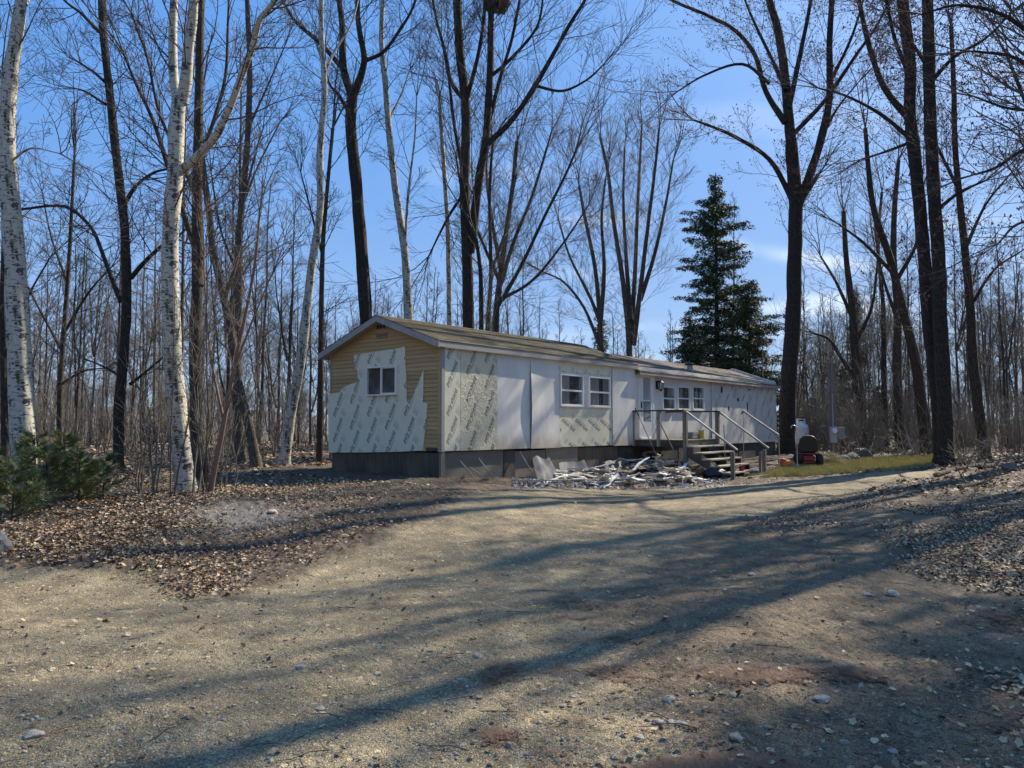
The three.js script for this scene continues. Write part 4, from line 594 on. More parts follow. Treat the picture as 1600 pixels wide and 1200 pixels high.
T('maple_tree', 'large many stemmed maple spreading above the middle of the roof', 26, M.darkBark, M.twig, 22, [[0, 9.5, 6, [733, 620], [732, 507], [731, 433], [729, 381], [726, 282], [728, 173], [719, 87], [715, 22], [712, -70], [705, -170]], [-0.5, 8, 4, [734, 395], [741, 345], [749, 277], [758, 225], [765, 130], [767, 43], [768, -20], [774, -130]], [-1.5, 5, 2, [760, 226], [797, 191], [836, 134], [866, 82], [892, 35], [914, 0], [935, -50]], [-2.5, 2.6, 1, [836, 134], [880, 142], [918, 124], [940, 104]], [1, 4, 1.8, [728, 160], [706, 130], [697, 87], [680, 22], [670, -50]], [-1, 4, 1.8, [727, 163], [745, 95], [754, 43], [760, -40]], [1.5, 3.4, 1.6, [722, 262], [709, 190], [702, 130], [690, 60]], [-0.5, 5, 2.6, [754, 600], [752, 511], [751, 430], [744, 372]], [-1.4, 3.6, 1.6, [762, 200], [782, 120], [800, 60], [812, 0], [822, -60]], [1.4, 3, 1.3, [726, 300], [700, 340], [670, 400]], [-1.4, 3.2, 1.4, [766, 120], [798, 92], [840, 40], [850, -20]]], { twigs: 2.6, len: 2.8, set: 'long', from: 0.6 });
T('slim_dark_tree', 'slim dark tree just right of the many stemmed maple', 29, M.bark, M.twig, 23, [[0, 4.5, 2, [763, 600], [762, 516], [767, 433], [765, 303], [770, 220]], [1, 2.6, 1, [766, 430], [790, 360], [806, 280]]], { twigs: 3, len: 2.2 });
T('round_crowned_maple', 'reddish round crowned maple behind the middle of the roof', 36, M.bark, M.twigRed, 24, [[0, 6, 3, [776, 610], [775, 500], [782, 430], [790, 370], [800, 300], [808, 220]], [2, 4, 1.5, [779, 455], [802, 380], [830, 310], [852, 240], [862, 205]], [-2, 3.5, 1.5, [777, 480], [812, 420], [850, 340], [885, 270], [900, 235]], [2, 3.5, 1.5, [782, 420], [768, 340], [760, 270], [764, 210]], [-2, 3, 1.2, [781, 440], [750, 370], [722, 300], [712, 240]], [2, 3, 1.2, [778, 470], [830, 440], [880, 380], [920, 320]]], { twigs: 3.6, len: 2.8, set: 'long' });
T('many_stemmed_tree', 'upright many stemmed tree above the start of the pale roof', 44, M.greyBark, M.twigGrey, 25, [[0, 5.5, 2, [985, 620], [982, 520], [972, 430], [958, 340], [950, 270], [938, 215]], [2, 4.5, 1.6, [986, 530], [992, 430], [996, 330], [1000, 250], [1003, 195]], [-2, 4.5, 1.6, [990, 540], [1002, 440], [1014, 340], [1024, 260], [1030, 200]], [1, 4, 1.5, [986, 500], [978, 400], [974, 310], [976, 230]], [-1, 4, 1.4, [1000, 470], [1022, 400], [1040, 320], [1052, 250]]], { twigs: 2.6, len: 2.8, set: 'long' });
T('many_stemmed_tree', 'bare spreading tree left of the upright many stemmed tree', 42, M.greyBark, M.twigGrey, 26, [[0, 5, 2, [942, 610], [938, 510], [930, 420], [912, 330], [905, 290]], [2, 3.5, 1.3, [937, 500], [920, 460], [890, 400], [872, 340]], [-2, 4, 1.4, [938, 510], [944, 420], [940, 340], [946, 280]], [1, 3, 1.2, [937, 540], [912, 480], [880, 440], [850, 425]]], { twigs: 2.7, len: 2.6, set: 'long' });
T('maple_tree', 'big dark maple at the far corner of the mobile home', 31.8, M.darkBark, M.twigRed, 27, [[0, 13.5, 9.5, [1229, 706], [1232, 600], [1239, 500], [1241, 415], [1243, 320], [1236, 225]], [0.8, 9, 4, [1238, 240], [1233, 190], [1228, 131], [1215, 44], [1202, 0], [1190, -60], [1180, -150]], [-1, 7.5, 3.5, [1245, 326], [1263, 280], [1285, 210], [1296, 153], [1296, 66], [1300, 0], [1306, -90]], [1.8, 4.8, 1.6, [1238, 312], [1202, 249], [1149, 214], [1110, 197], [1085, 188]], [2.2, 5, 1.8, [1227, 192], [1197, 144], [1180, 87], [1149, 48], [1110, 26], [1049, 0], [1020, -20]], [-1.2, 4.4, 2, [1233, 168], [1250, 87], [1267, 0], [1278, -80]], [-2, 4, 1.4, [1241, 208], [1285, 162], [1337, 87], [1370, 40], [1395, -10]], [0.4, 3.6, 3, [1250, 317], [1268, 290], [1278, 273]], [1.5, 3.4, 1.4, [1228, 140], [1200, 80], [1172, 20], [1150, -40]], [1.5, 3, 1.2, [1202, 130], [1160, 100], [1100, 118], [1060, 142]], [-2, 3.2, 1.2, [1296, 130], [1330, 60], [1352, -10]], [-1, 3, 1, [1262, 282], [1280, 226], [1308, 170], [1340, 130]]], { twigs: 2.1, len: 2.3, buds: 0.6, from: 0.7 });
T('maple_tree', 'tall dark maple leaning into its twin at the right', 25.6, M.darkBark, M.twigRed, 28, [[0, 11, 8, [1470, 722], [1467, 640], [1459, 560], [1453, 520], [1445, 415], [1436, 315], [1427, 227], [1422, 184], [1422, 100], [1410, 0], [1402, -90]], [1, 5.5, 3, [1422, 188], [1381, 136], [1359, 74], [1342, 0], [1330, -70]], [1.4, 3.6, 1.4, [1422, 216], [1377, 179], [1320, 149], [1280, 138]], [1, 2.8, 1.2, [1424, 222], [1381, 238], [1346, 249]], [-1.5, 3.6, 1.4, [1421, 120], [1398, 60], [1385, 0], [1372, -60]]], { twigs: 2.1, len: 2.4, buds: 0.5, from: 0.55 });
T('maple_tree', 'taller straight twin maple at the right edge of the grass', 25, M.darkBark, M.twigRed, 29, [[0, 12, 7.5, [1478, 724], [1476, 640], [1472, 560], [1469, 500], [1467, 415], [1460, 315], [1453, 175], [1451, 66], [1449, 0], [1446, -100], [1440, -220]], [-1.2, 3.6, 1.4, [1453, 130], [1490, 90], [1540, 60], [1580, 20]], [-1.2, 3.4, 1.4, [1462, 330], [1500, 300], [1540, 282]], [1, 3, 1.2, [1452, 110], [1420, 60], [1400, 40]]], { twigs: 1.7, len: 2.4, buds: 0.5, from: 0.6 });
T('slim_dark_tree', 'slim dark tree right of the twin maples', 27.5, M.bark, M.twigRed, 30, [[0, 9, 3, [1540, 720], [1528, 631], [1519, 549], [1516, 480], [1508, 394], [1499, 306], [1493, 240], [1490, 130], [1486, 40]], [1, 3, 1.2, [1508, 390], [1540, 320], [1580, 270]], [-1, 3, 1.2, [1500, 300], [1470, 240], [1448, 190]], [-1, 2.6, 1, [1516, 480], [1555, 420], [1600, 390]]], { twigs: 3, len: 2.4, buds: 0.3 });
T('leaning_dark_tree', 'dark tree leaning left behind the twin maples', 32, M.bark, M.twig, 31, [[0, 10, 3, [1451, 704], [1440, 631], [1429, 557], [1412, 490], [1390, 402], [1366, 330], [1357, 262], [1352, 200]], [1, 3.5, 1.4, [1398, 430], [1350, 380], [1310, 350]], [-1, 3.6, 1.4, [1400, 440], [1432, 380], [1440, 300]]], { twigs: 3, len: 2.4 });
T('bare_woodland_tree', 'upright trunk left of the leaning dark tree', 35, M.bark, M.twigGrey, 32, [[0, 8, 3, [1408, 706], [1402, 590], [1402, 480], [1396, 400], [1398, 320], [1404, 250]], [1, 3, 1.2, [1402, 500], [1376, 420], [1366, 340]]], { twigs: 3, len: 2.4 });
T('bare_woodland_tree', 'dark wide limbed tree behind the service post', 37, M.bark, M.twigGrey, 33, [[0, 9, 3, [1348, 702], [1344, 617], [1337, 562], [1331, 480], [1322, 400], [1318, 330]], [1, 4, 1.6, [1342, 600], [1315, 560], [1295, 530], [1270, 520]], [-1, 3.4, 1.4, [1335, 540], [1362, 480], [1372, 400]], [1, 3.4, 1.3, [1333, 500], [1306, 440], [1282, 400]]], { twigs: 3, len: 2.4 });
T('slim_dark_tree', 'thin dark pole like tree between the service post and the twin maples', 39, M.darkBark, M.twig, 34, [[0, 5, 2, [1383, 700], [1381, 600], [1380, 480], [1372, 380], [1378, 300]]], { twigs: 3, len: 2 });
T('slim_dark_tree', 'thin dark branching tree between the left edge birch and the black trunk', 22, M.bark, M.twig, 35, [[0, 5, 2, [93, 722], [94, 604], [101, 502], [107, 422], [112, 330], [116, 250]], [1, 2.6, 1, [98, 550], [60, 480], [30, 420]], [-1, 2.6, 1, [100, 520], [140, 455], [172, 420]], [-1, 2.2, 1, [95, 600], [130, 580], [165, 575]], [1, 2.2, 1, [105, 440], [80, 370], [66, 300]]], { twigs: 3.4, len: 1.8 });
T('slim_dark_tree', 'dark stem close to the left edge behind the big birch', 24, M.bark, M.twig, 36, [[0, 6, 2.5, [8, 725], [6, 600], [4, 480], [8, 350], [4, 250], [6, 130]], [-1, 2.6, 1, [6, 560], [40, 470], [80, 400]]], { twigs: 3, len: 2 });
// trees just outside the right edge: their boughs hang into the picture and their shadows cross the drive
T('maple_tree', 'boughs of a maple reaching in from beyond the upper right edge', 15.8, M.darkBark, M.twigRed, 37, [[0, 17, 11, [1702, 760], [1696, 600], [1690, 400], [1684, 200], [1680, 0], [1672, -220], [1668, -420]], [-1, 5, 1.5, [1688, 300], [1640, 225], [1600, 234], [1556, 262], [1526, 272]], [0.5, 5, 1.5, [1684, 180], [1640, 90], [1580, 30], [1500, 8], [1440, 22]], [0.5, 5, 1.5, [1682, 100], [1640, 20], [1560, -40], [1460, -60]], [-1.5, 4, 1.2, [1690, 400], [1640, 345], [1590, 350], [1560, 380]], [1, 5, 2, [1684, 250], [1640, 150], [1590, 92], [1520, 80]], [1, 6, 3, [1680, 0], [1720, -160], [1760, -330]], [1, 4, 1.4, [1686, 260], [1630, 180], [1570, 168], [1520, 150]]], { twigs: 2, len: 1.9, buds: 0.5, from: 0.6, set: 'fine' });
T('maple_tree', 'bare double trunk tree just outside the right edge behind the log', 27, M.darkBark, M.twigRed, 38, [[0, 14, 8, [1648, 730], [1646, 500], [1650, 250], [1656, 0], [1662, -240]], [0.6, 9, 5, [1648, 560], [1668, 350], [1690, 100], [1706, -150]], [-1, 4, 2, [1650, 280], [1610, 180], [1575, 90]]], { twigs: 1.5, len: 2.4, buds: 0.4, from: 0.6 });
{ const n = scene.children.find((o) => o.userData.label?.startsWith('large many')), g = new THREE.IcosahedronGeometry(0.36, 4), P = g.attributes.position; for (let i = 0; i < P.count; i++) { const k = 1 + 0.5 * noise(P.getX(i) * 14, P.getY(i) * 14, P.getZ(i) * 14); P.setXYZ(i, P.getX(i) * k * 1.2, P.getY(i) * k * 0.8, P.getZ(i) * k); } g.computeVertexNormals(); const m = put('nest', g, M.twig); m.position.copy(at(776, 6, 25.8)); tag(m, 'dark leafy squirrel nest high in the many stemmed maple', 'nest'); }

// prototypes for the woodland behind
function woodTree(name, seed, { ht = 13, r = 0.11, forks = 3, spread = 0.35, bare = 0.3, br = 22, len = 2.8, bark = M.bark, tw = M.twigGrey, set = 'fine', kids } = {}) {
  const R = rng(seed), g = new THREE.Group(); g.name = name; const crown = new GB(), P = kids ? { ...twigSets[set], kids } : twigSets[set];
  for (let f = 0; f < forks; f++) {
    const main = f === 0, start = main ? 0 : ht * (0.15 + 0.3 * R()), h = ht * (main ? 1 : 0.75 + 0.2 * R()), a = R() * 6.28, pts = [], rad = [], n = 8, sp = main ? 0.06 : spread; let x = main ? 0 : 0, z = 0;
    for (let i = 0; i <= n; i++) { const t = i / n; pts.push(V(x + Math.cos(a) * sp * (h - start) * 0.5 * Math.pow(t, 0.8) + 0.16 * noise(t * 3, seed, f), main && i === 0 ? -0.2 : lerp(start, h, t), z + Math.sin(a) * sp * (h - start) * 0.5 * Math.pow(t, 0.8) + 0.16 * noise(t * 3, seed + 5, f))); rad.push(lerp(main ? r : r * 0.6, 0.02, Math.pow(t, 0.9)) * (main && i === 0 ? 1.3 : 1)); }
    const [sp2, sr] = smoothPath(pts, rad, 2), t = new GB(); t.tube(sp2, sr, main ? 9 : 6, 0.5, 1.1, 0.15, seed); t.build(main ? 'trunk' : 'limb', bark, g);
    const cnt = Math.round(br * (main ? 1 : 0.6)); for (let k = 0; k < cnt; k++) { const t2 = (main ? bare : 0.15) + (1 - (main ? bare : 0.15)) * (k + R()) / cnt, q = Math.min(sp2.length - 1.001, t2 * (sp2.length - 1)), i = Math.floor(q), o = sp2[i].clone().lerp(sp2[i + 1], q - i), d = sp2[i + 1].clone().sub(sp2[i]).normalize(); branchOut(crown, o, splay(d, 0.5 + 0.5 * R(), R), len * (0.4 + 0.7 * R()) * (1.15 - 0.75 * t2), Math.min(0.026, sr[i] * 0.5), 0, { ...P, rmin: 0.0055 }, R); }
  }
  crown.build('crown', tw, g); return g;
}
const protos = [
  woodTree('bare_woodland_tree', 101, { ht: 14, forks: 3, spread: 0.3 }), woodTree('bare_woodland_tree', 102, { ht: 12, r: 0.09, forks: 4, spread: 0.45, len: 2.6, tw: M.twigRed }),
  woodTree('bare_woodland_tree', 103, { ht: 15, r: 0.12, forks: 1, len: 2.2, br: 36, bark: M.greyBark }), woodTree('bare_woodland_tree', 104, { ht: 11, r: 0.07, forks: 2, spread: 0.3, len: 2.2, bark: M.darkBark, tw: M.twig }),
  woodTree('bare_woodland_tree', 105, { ht: 13, r: 0.1, forks: 5, spread: 0.5, len: 3, tw: M.twigGrey, bark: M.greyBark }), woodTree('birch_tree', 106, { ht: 13, r: 0.085, forks: 1, len: 1.9, br: 26, bark: M.birch, tw: M.twigBirch, bare: 0.45 }),
];
const usedProto = new Set();
function plant(k, x, d, s, turn, label, group) { // first use adds the prototype itself
  const src = protos[k]; let o; if (usedProto.has(k)) { o = src.clone(); } else { usedProto.add(k); o = src; }
  o.name = numbered(k === 5 ? 'birch_tree' : 'bare_woodland_tree'); scene.add(o); o.position.set(x, H(x, d), -d); o.scale.set(s, s * (0.92 + 0.16 * hash(k, Math.round(x * 50))), s); o.rotation.y = turn; tag(o, label, 'tree', group); return o;
}
const LOOK = ['three stemmed brown tree', 'reddish twigged bushy tree', 'straight single stemmed grey tree', 'thin dark two stemmed tree', 'grey tree with spreading stems', 'slim pale birch'];
const MARKS = [[10, 'behind the left edge birch'], [100, 'between the left edge birch and the black trunk'], [190, 'behind the black trunked tree'], [240, 'between the black trunk and the forked birch'], [310, 'behind the forked birch'], [360, 'behind the leaning grey tree'], [410, 'right of the leaning grey tree'], [455, 'left of the curving birch'], [520, 'above the left eave of the gable'], [570, 'behind the forked dark tree over the gable'], [640, 'behind the slanting birch over the roof'], [700, 'behind the thin broken birch over the roof'], [745, 'behind the many stemmed maple'], [800, 'behind the round crowned maple'], [880, 'above the middle of the roof'], [950, 'beside the bare spreading tree over the roof'], [1000, 'behind the upright many stemmed tree'], [1060, 'left of the tall hemlock'], [1130, 'behind the tall hemlock'], [1190, 'over the far end of the roof'], [1260, 'right of the big corner maple'], [1305, 'behind the service post'], [1350, 'behind the dark wide limbed tree'], [1405, 'beside the leaning dark tree'], [1465, 'behind the twin maples'], [1525, 'behind the slim tree right of the twin maples'], [1590, 'at the right edge of the wood']];
const woodLabel = (k, px, d) => { let b = MARKS[0]; for (const m of MARKS) if (Math.abs(m[0] - px) < Math.abs(b[0] - px)) b = m; return (d > 45 ? 'distant ' : 'nearer ') + LOOK[k] + ' ' + b[1]; };
const clear = (x, d) => { const p = V(x, 0, -d).applyMatrix4(homeI); return !(p.x > -1.5 && p.x < LEN + 2 && p.z > -WID - 1.4 && p.z < 4.5); };
{
  const R = rng(900), G1 = [[-60, 480, 42, 23, 58, 'bare tree in the woodland left of the mobile home', 'bare trees in the woodland round the home'], [480, 1210, 40, 35, 62, 'bare tree in the woodland behind the mobile home', 'bare trees in the woodland round the home'], [1240, 1680, 46, 38, 64, 'bare tree in the woodland right of the mobile home', 'bare trees in the woodland round the home']];
  for (const [x0, x1, n, d0, d1, lab, grp] of G1) for (let i = 0; i < n; i++) {
    const px = lerp(x0, x1, (i + R()) / n), d = lerp(d0, d1, Math.pow((i * 0.618034) % 1, 0.8)), x = (px - 800) / 1200 * d; if (!clear(x, d)) continue;
    const mid = px > 880 && px < 1110, k = R() < (px < 520 ? 0.1 : 0.05) ? 5 : Math.floor(R() * 5), s = (mid ? 0.55 : 0.78) * (0.75 + 0.45 * R());
    plant(k, x, d, s, R() * 6.28, woodLabel(k, px, d), k === 5 ? grp.replace('bare trees', 'pale birches') : grp);
  }
}
[[0, 19.2, 23.6, 1.35, 'three stemmed tree outside the right edge behind the brush pile'], [4, 16.4, 15.4, 1.2, 'spreading tree outside the right edge beside the drive'], [0, 15.0, 20.2, 1.65, 'tallest three stemmed tree outside the right edge'], [4, 17.6, 21.6, 1.6, 'tall spreading tree outside the right edge']].forEach(([k, x, d, sc, lab], i) => plant(k, x, d, sc, i * 1.3, lab));
// young bare saplings round the forked birch and along the wood's edge
{
  const make = (seed, h, stems, mat) => { const R = rng(seed), g = new THREE.Group(), st = new GB(), tw = new GB(); for (let f = 0; f < stems; f++) { const pts = [], a = R() * 6.28, l = 0.12 + 0.25 * R(), hh = h * (0.6 + 0.4 * R()); for (let i = 0; i <= 6; i++) { const t = i / 6; pts.push(V(0.05 * f * Math.cos(a) + l * hh * 0.6 * t * Math.cos(a) + 0.1 * noise(t * 4, seed, f), hh * t - 0.05, l * hh * 0.6 * t * Math.sin(a) + 0.1 * noise(t * 4, seed + 3, f))); } const rad = pts.map((_, i) => lerp(0.017, 0.005, i / 6)); st.tube(pts, rad, 6); for (let k = 0; k < 6; k++) { const q = 0.2 + 0.8 * R(), i = Math.min(5, Math.floor(q * 6)); branchOut(tw, pts[i].clone().lerp(pts[i + 1], q * 6 - i > 1 ? 1 : q * 6 - i), splay(pts[i + 1].clone().sub(pts[i]).normalize(), 0.5, R), hh * 0.3 * (0.5 + R()), 0.007, 1, { ...twigSets.fine, kids: [0, 3, 0], rmin: 0.0035 }, R); } } st.build('stem', mat, g); tw.build('twigs', M.twigGrey, g); return g; };
  const protoS = [make(1, 4.2, 3, M.twigGrey), make(2, 3.2, 4, M.twigGrey), make(3, 5, 2, M.twigRed), make(4, 1.9, 6, M.twigGrey)], used2 = new Set(), R = rng(77);
  const sapLabel = (px, d) => { let b = MARKS[0]; for (const m of MARKS) if (Math.abs(m[0] - px) < Math.abs(b[0] - px)) b = m; return 'thin sapling ' + b[1] + (px - b[0] < -8 ? ', leftward' : px - b[0] > 8 ? ', rightward' : '') + (d > 34 ? ', far back' : d > 26 ? ', midway' : ', near'); };
  const set = (k, x, d, s, lab, grp) => { let o = protoS[k]; if (used2.has(k)) o = o.clone(); used2.add(k); o.name = numbered('bare_sapling'); scene.add(o); o.position.set(x, H(x, d), -d); o.scale.setScalar(s); o.rotation.y = R() * 6.28; tag(o, lab, 'sapling', grp); };
  for (const [px, d, k, s] of [[244, 12.3, 1, 0.8], [270, 11.8, 2, 0.85], [304, 11.9, 0, 0.95], [326, 12.2, 2, 1.05], [345, 12.9, 3, 0.9], [222, 12.6, 3, 1]]) set(k, (px - 800) / 1200 * d, d, s, { 244: 'four stemmed sapling just left of the forked birch', 270: 'two stemmed sapling directly before the forked birch trunk', 304: 'three stemmed sapling hard against the right of the forked birch', 326: 'tall two stemmed sapling second right of the forked birch', 345: 'low many stemmed sapling by the leaning reddish stem', 222: 'low many stemmed sapling between the young pines and the forked birch' }[px], 'thin saplings round the forked birch');
  for (let i = 0; i < 28; i++) { const px = 1255 + 390 * (i + R()) / 28, d = 29 + 14 * R(); set(Math.floor(R() * 4), (px - 800) / 1200 * d, d, 0.8 + 0.6 * R(), sapLabel(px, d), 'thin saplings at the edge of the right hand wood'); }
  for (let i = 0; i < 20; i++) { const px = -40 + 530 * (i + R()) / 20, d = 19 + 14 * R(), x = (px - 800) / 1200 * d; if (clear(x, d)) set(Math.floor(R() * 4), x, d, 0.7 + 0.5 * R(), sapLabel(px, d), 'thin saplings in the left hand wood'); }
  // undergrowth and the far wood as masses
  const src = make(9, 2.2, 5, M.twigGrey), merged = mergeGeometries(src.children.map((c) => c.geometry)), im = new THREE.InstancedMesh(merged, std([0.21, 0.17, 0.125], 0.95), 400), o = new THREE.Object3D(); im.name = 'undergrowth'; let c = 0;
  for (let i = 0; i < 400; i++) { const right = i % 2, px = right ? 1240 + 420 * R() : -60 + (i % 4 ? 560 : 1300) * R(), d = right ? 33 + 30 * R() * R() : 22 + 36 * R(), x = (px - 800) / 1200 * d; if (!clear(x, d)) continue; o.position.set(x, H(x, d), -d); o.rotation.set(0, R() * 6.28, 0); const s = 0.5 + 0.7 * R(); o.scale.set(s * 1.3, s, s * 1.3); o.updateMatrix(); im.setMatrixAt(c++, o.matrix); }
  im.count = c; scene.add(im); tag(im, 'tangled leafless undergrowth through the wood', 'undergrowth', null, 'stuff');
  const far = woodTree('far', 333, { ht: 12, r: 0.1, forks: 3, spread: 0.4, br: 26, len: 3.4, kids: [6, 4, 0] }), fm = mergeGeometries(far.children.map((q) => q.geometry)), fi = new THREE.InstancedMesh(fm, std([0.18, 0.15, 0.115], 0.95), 1000); fi.name = 'far_woodland';
  for (let i = 0; i < 1000; i++) { const a = i >= 760 ? 0.76 + 0.95 * R() : (i % 2 ? 0.72 * (R() * 2 - 1) : 0.72 + (6.283 - 1.44) * R()), q = (i % 2 ? 66 : 34) + (i % 2 ? 90 : 60) * Math.sqrt(R()), d = Math.cos(a) * q, x = Math.sin(a) * q, s = (i % 2 ? 0.5 : 0.9) + 0.4 * R(); o.position.set(x, H(x, d), -d); o.rotation.set(0, R() * 6.28, 0); o.scale.setScalar(s); o.updateMatrix(); fi.setMatrixAt(i, o.matrix); }
  scene.add(fi); tag(fi, 'mass of bare trees far back in the wood', 'woodland', null, 'stuff');
}
// conifers
function conifer(name, label, px, py, D, ht, w, seed, lean = 1, light = 0.4, low = 0.06, dens = 1) {
  const R = rng(seed), t = thing(name, label, 'conifer'), p = at(px, py, D); t.position.set(p.x, H(p.x, D), p.z);
  const tk = new GB(); tk.tube([V(0, -0.2, 0), V(0, ht * 0.4, 0), V(0.05, ht, 0)], [0.19 * ht / 14, 0.12 * ht / 14, 0.015], 9, 0.5, 1.1); tk.build('trunk', M.bark, t);
  const br = new GB(), A = new GB(), B = new GB(), n = Math.round(ht * 17);
  for (let i = 0; i < n; i++) {
    const v = low + (0.99 - low) * i / n, y = ht * v, prof = Math.pow(1 - v, 0.62) * (0.8 + 1.1 * fbm(v * 8, seed, 2, 3)), L = Math.max(0.25, w * prof * (0.55 + 0.6 * R())), a = R() * 6.28, dir = V(Math.cos(a), 0.12 + 0.25 * v, Math.sin(a)), pts = []; let q = V(0, y, 0);
    const N = 5; for (let k = 0; k <= N; k++) { pts.push(q.clone()); q = q.clone().addScaledVector(dir, L / N); dir.y -= 0.09 * lean; }
    br.tube(pts, pts.map((_, k) => lerp(0.022, 0.006, k / N)), 4);
    const m = Math.round(L * 105 * dens); for (let k = 0; k < m; k++) { const s = 0.15 + 0.85 * R(), f = Math.min(N - 0.001, s * N), j = Math.floor(f), c = pts[j].clone().lerp(pts[j + 1], f - j), sp = 0.5 * (1.15 - s) + 0.2; c.add(V((R() - 0.5) * sp, (R() - 0.62) * sp * 0.6, (R() - 0.5) * sp)); const u = V(R() - 0.5, -0.35 * R(), R() - 0.5).normalize(), l = 0.11 + 0.14 * R(), wv = V(R() - 0.5, 0.3 * (R() - 0.5), R() - 0.5).normalize().multiplyScalar(0.026 + 0.03 * R()), e = c.clone().addScaledVector(u, l); (R() < light ? B : A).tri(c.clone().sub(wv), c.clone().add(wv), e); }
  }
  br.build('branches', M.bark, t); tag(A.build('foliage', M.hemlock, t), null, null, null, 'stuff'); tag(B.build('foliage', M.hemlockLight, t), null, null, null, 'stuff'); return t;
}
conifer('hemlock_tree', 'tall dark hemlock spire behind the far end of the roof', 1122, 650, 42, 15.2, 4.5, 51, 0.9, 0.4, 0.05, 1.1);
conifer('pine_tree', 'broad green conifer beside the tall hemlock above the roof end', 1172, 650, 40, 8.8, 4.6, 52, 0.8, 0.5, 0.05, 1.1); conifer('hemlock_tree', 'low dark conifer left of the tall hemlock', 1080, 650, 44, 7.6, 3.0, 53); conifer('hemlock_tree', 'small conifer behind the middle of the roof', 940, 650, 44, 7.4, 1.3, 54, 1, 0.3);
conifer('pine_tree', 'small green conifer behind the service post', 1318, 690, 44, 4.6, 1.6, 55, 0.7, 0.6); conifer('pine_tree', 'small green conifer in the brush right of the service post', 1372, 690, 40, 3.2, 1.4, 56, 0.7, 0.6); conifer('pine_tree', 'pale green pine half hidden behind the twin maples', 1340, 660, 52, 10.5, 1.5, 57, 0.7, 0.7); conifer('pine_tree', 'low green pine at the foot of the big maple', 1275, 690, 41, 2.6, 1.6, 59, 0.7, 0.6);
conifer('pine_tree', 'pine outside the right edge shading the near corner of the drive', 1944, 600, 15, 17, 3.2, 60, 0.5, 0.5, 0.5, 0.28);
// young pines at the left
{
  const mk = (px, py, d, h, w, seed, lab) => {
    const R = rng(seed), p = ground(px, py), t = thing('pine_sapling', lab, 'pine sapling', 'young pines at the foot of the left edge birch'); t.position.copy(p); p.d = d;
    const st = new GB(), br = new GB(), A = new GB(), B = new GB(); st.tube([V(0, -0.05, 0), V(0.02, h * 0.5, 0), V(0, h, 0.02)], [0.018, 0.012, 0.005], 6); st.build('stem', M.bark, t);
    const n = Math.round(46 * h); for (let i = 0; i < n; i++) {
      const v = 0.05 + 0.92 * i / n, L = w * (0.35 + 0.75 * (1 - v)) * (0.6 + 0.6 * R()), a = R() * 6.28, pts = []; let q = V(0, h * v, 0); const dir = V(Math.cos(a), 0.25, Math.sin(a)); for (let k = 0; k <= 4; k++) { pts.push(q.clone()); q = q.clone().addScaledVector(dir, L / 4.2); dir.y += 0.1; } br.tube(pts, [0.006, 0.005, 0.004, 0.003, 0.003], 3);
      for (let k = 0; k < 40; k++) { const s = 0.25 + 0.75 * R(), f = Math.min(3.999, s * 4), j = Math.floor(f), c = pts[j].clone().lerp(pts[j + 1], f - j), dd = pts[j + 1].clone().sub(pts[j]).normalize(); c.add(V((R() - 0.5) * 0.03, (R() - 0.5) * 0.03, (R() - 0.5) * 0.03)); const bunch = R() < 0.5 ? A : B; for (let b = 0; b < 5; b++) { const u = splay(dd, 0.35 + 0.5 * R(), R), e = c.clone().addScaledVector(u, 0.075 + 0.05 * R()), sd = V().crossVectors(u, V(R() - 0.5, R() - 0.5, R() - 0.5)).normalize().multiplyScalar(0.0028); bunch.tri(c.clone().sub(sd), c.clone().add(sd), e); } }
    }
    br.build('branches', M.bark, t); tag(A.build('foliage', M.needle, t), null, null, null, 'stuff'); tag(B.build('foliage', M.needleLight, t), null, null, null, 'stuff');
  };
  mk(18, 812, 0, 0.72, 0.5, 1, 'dark young pine in the front left corner of the clump'); mk(70, 790, 0, 0.8, 0.55, 2, 'young pine directly below the left edge birch'); mk(122, 786, 0, 0.75, 0.5, 3, 'bright green young pine in the middle of the clump'); mk(160, 778, 0, 0.6, 0.45, 4, 'smaller young pine at the right end of the clump'); mk(-22, 790, 0, 0.8, 0.6, 5, 'young pine cut by the left edge of the picture'); mk(98, 768, 0, 1.0, 0.42, 6, 'taller thin young pine at the back of the clump'); mk(52, 768, 0, 1.0, 0.5, 7, 'young pine behind the clump beside the birch trunk');
}

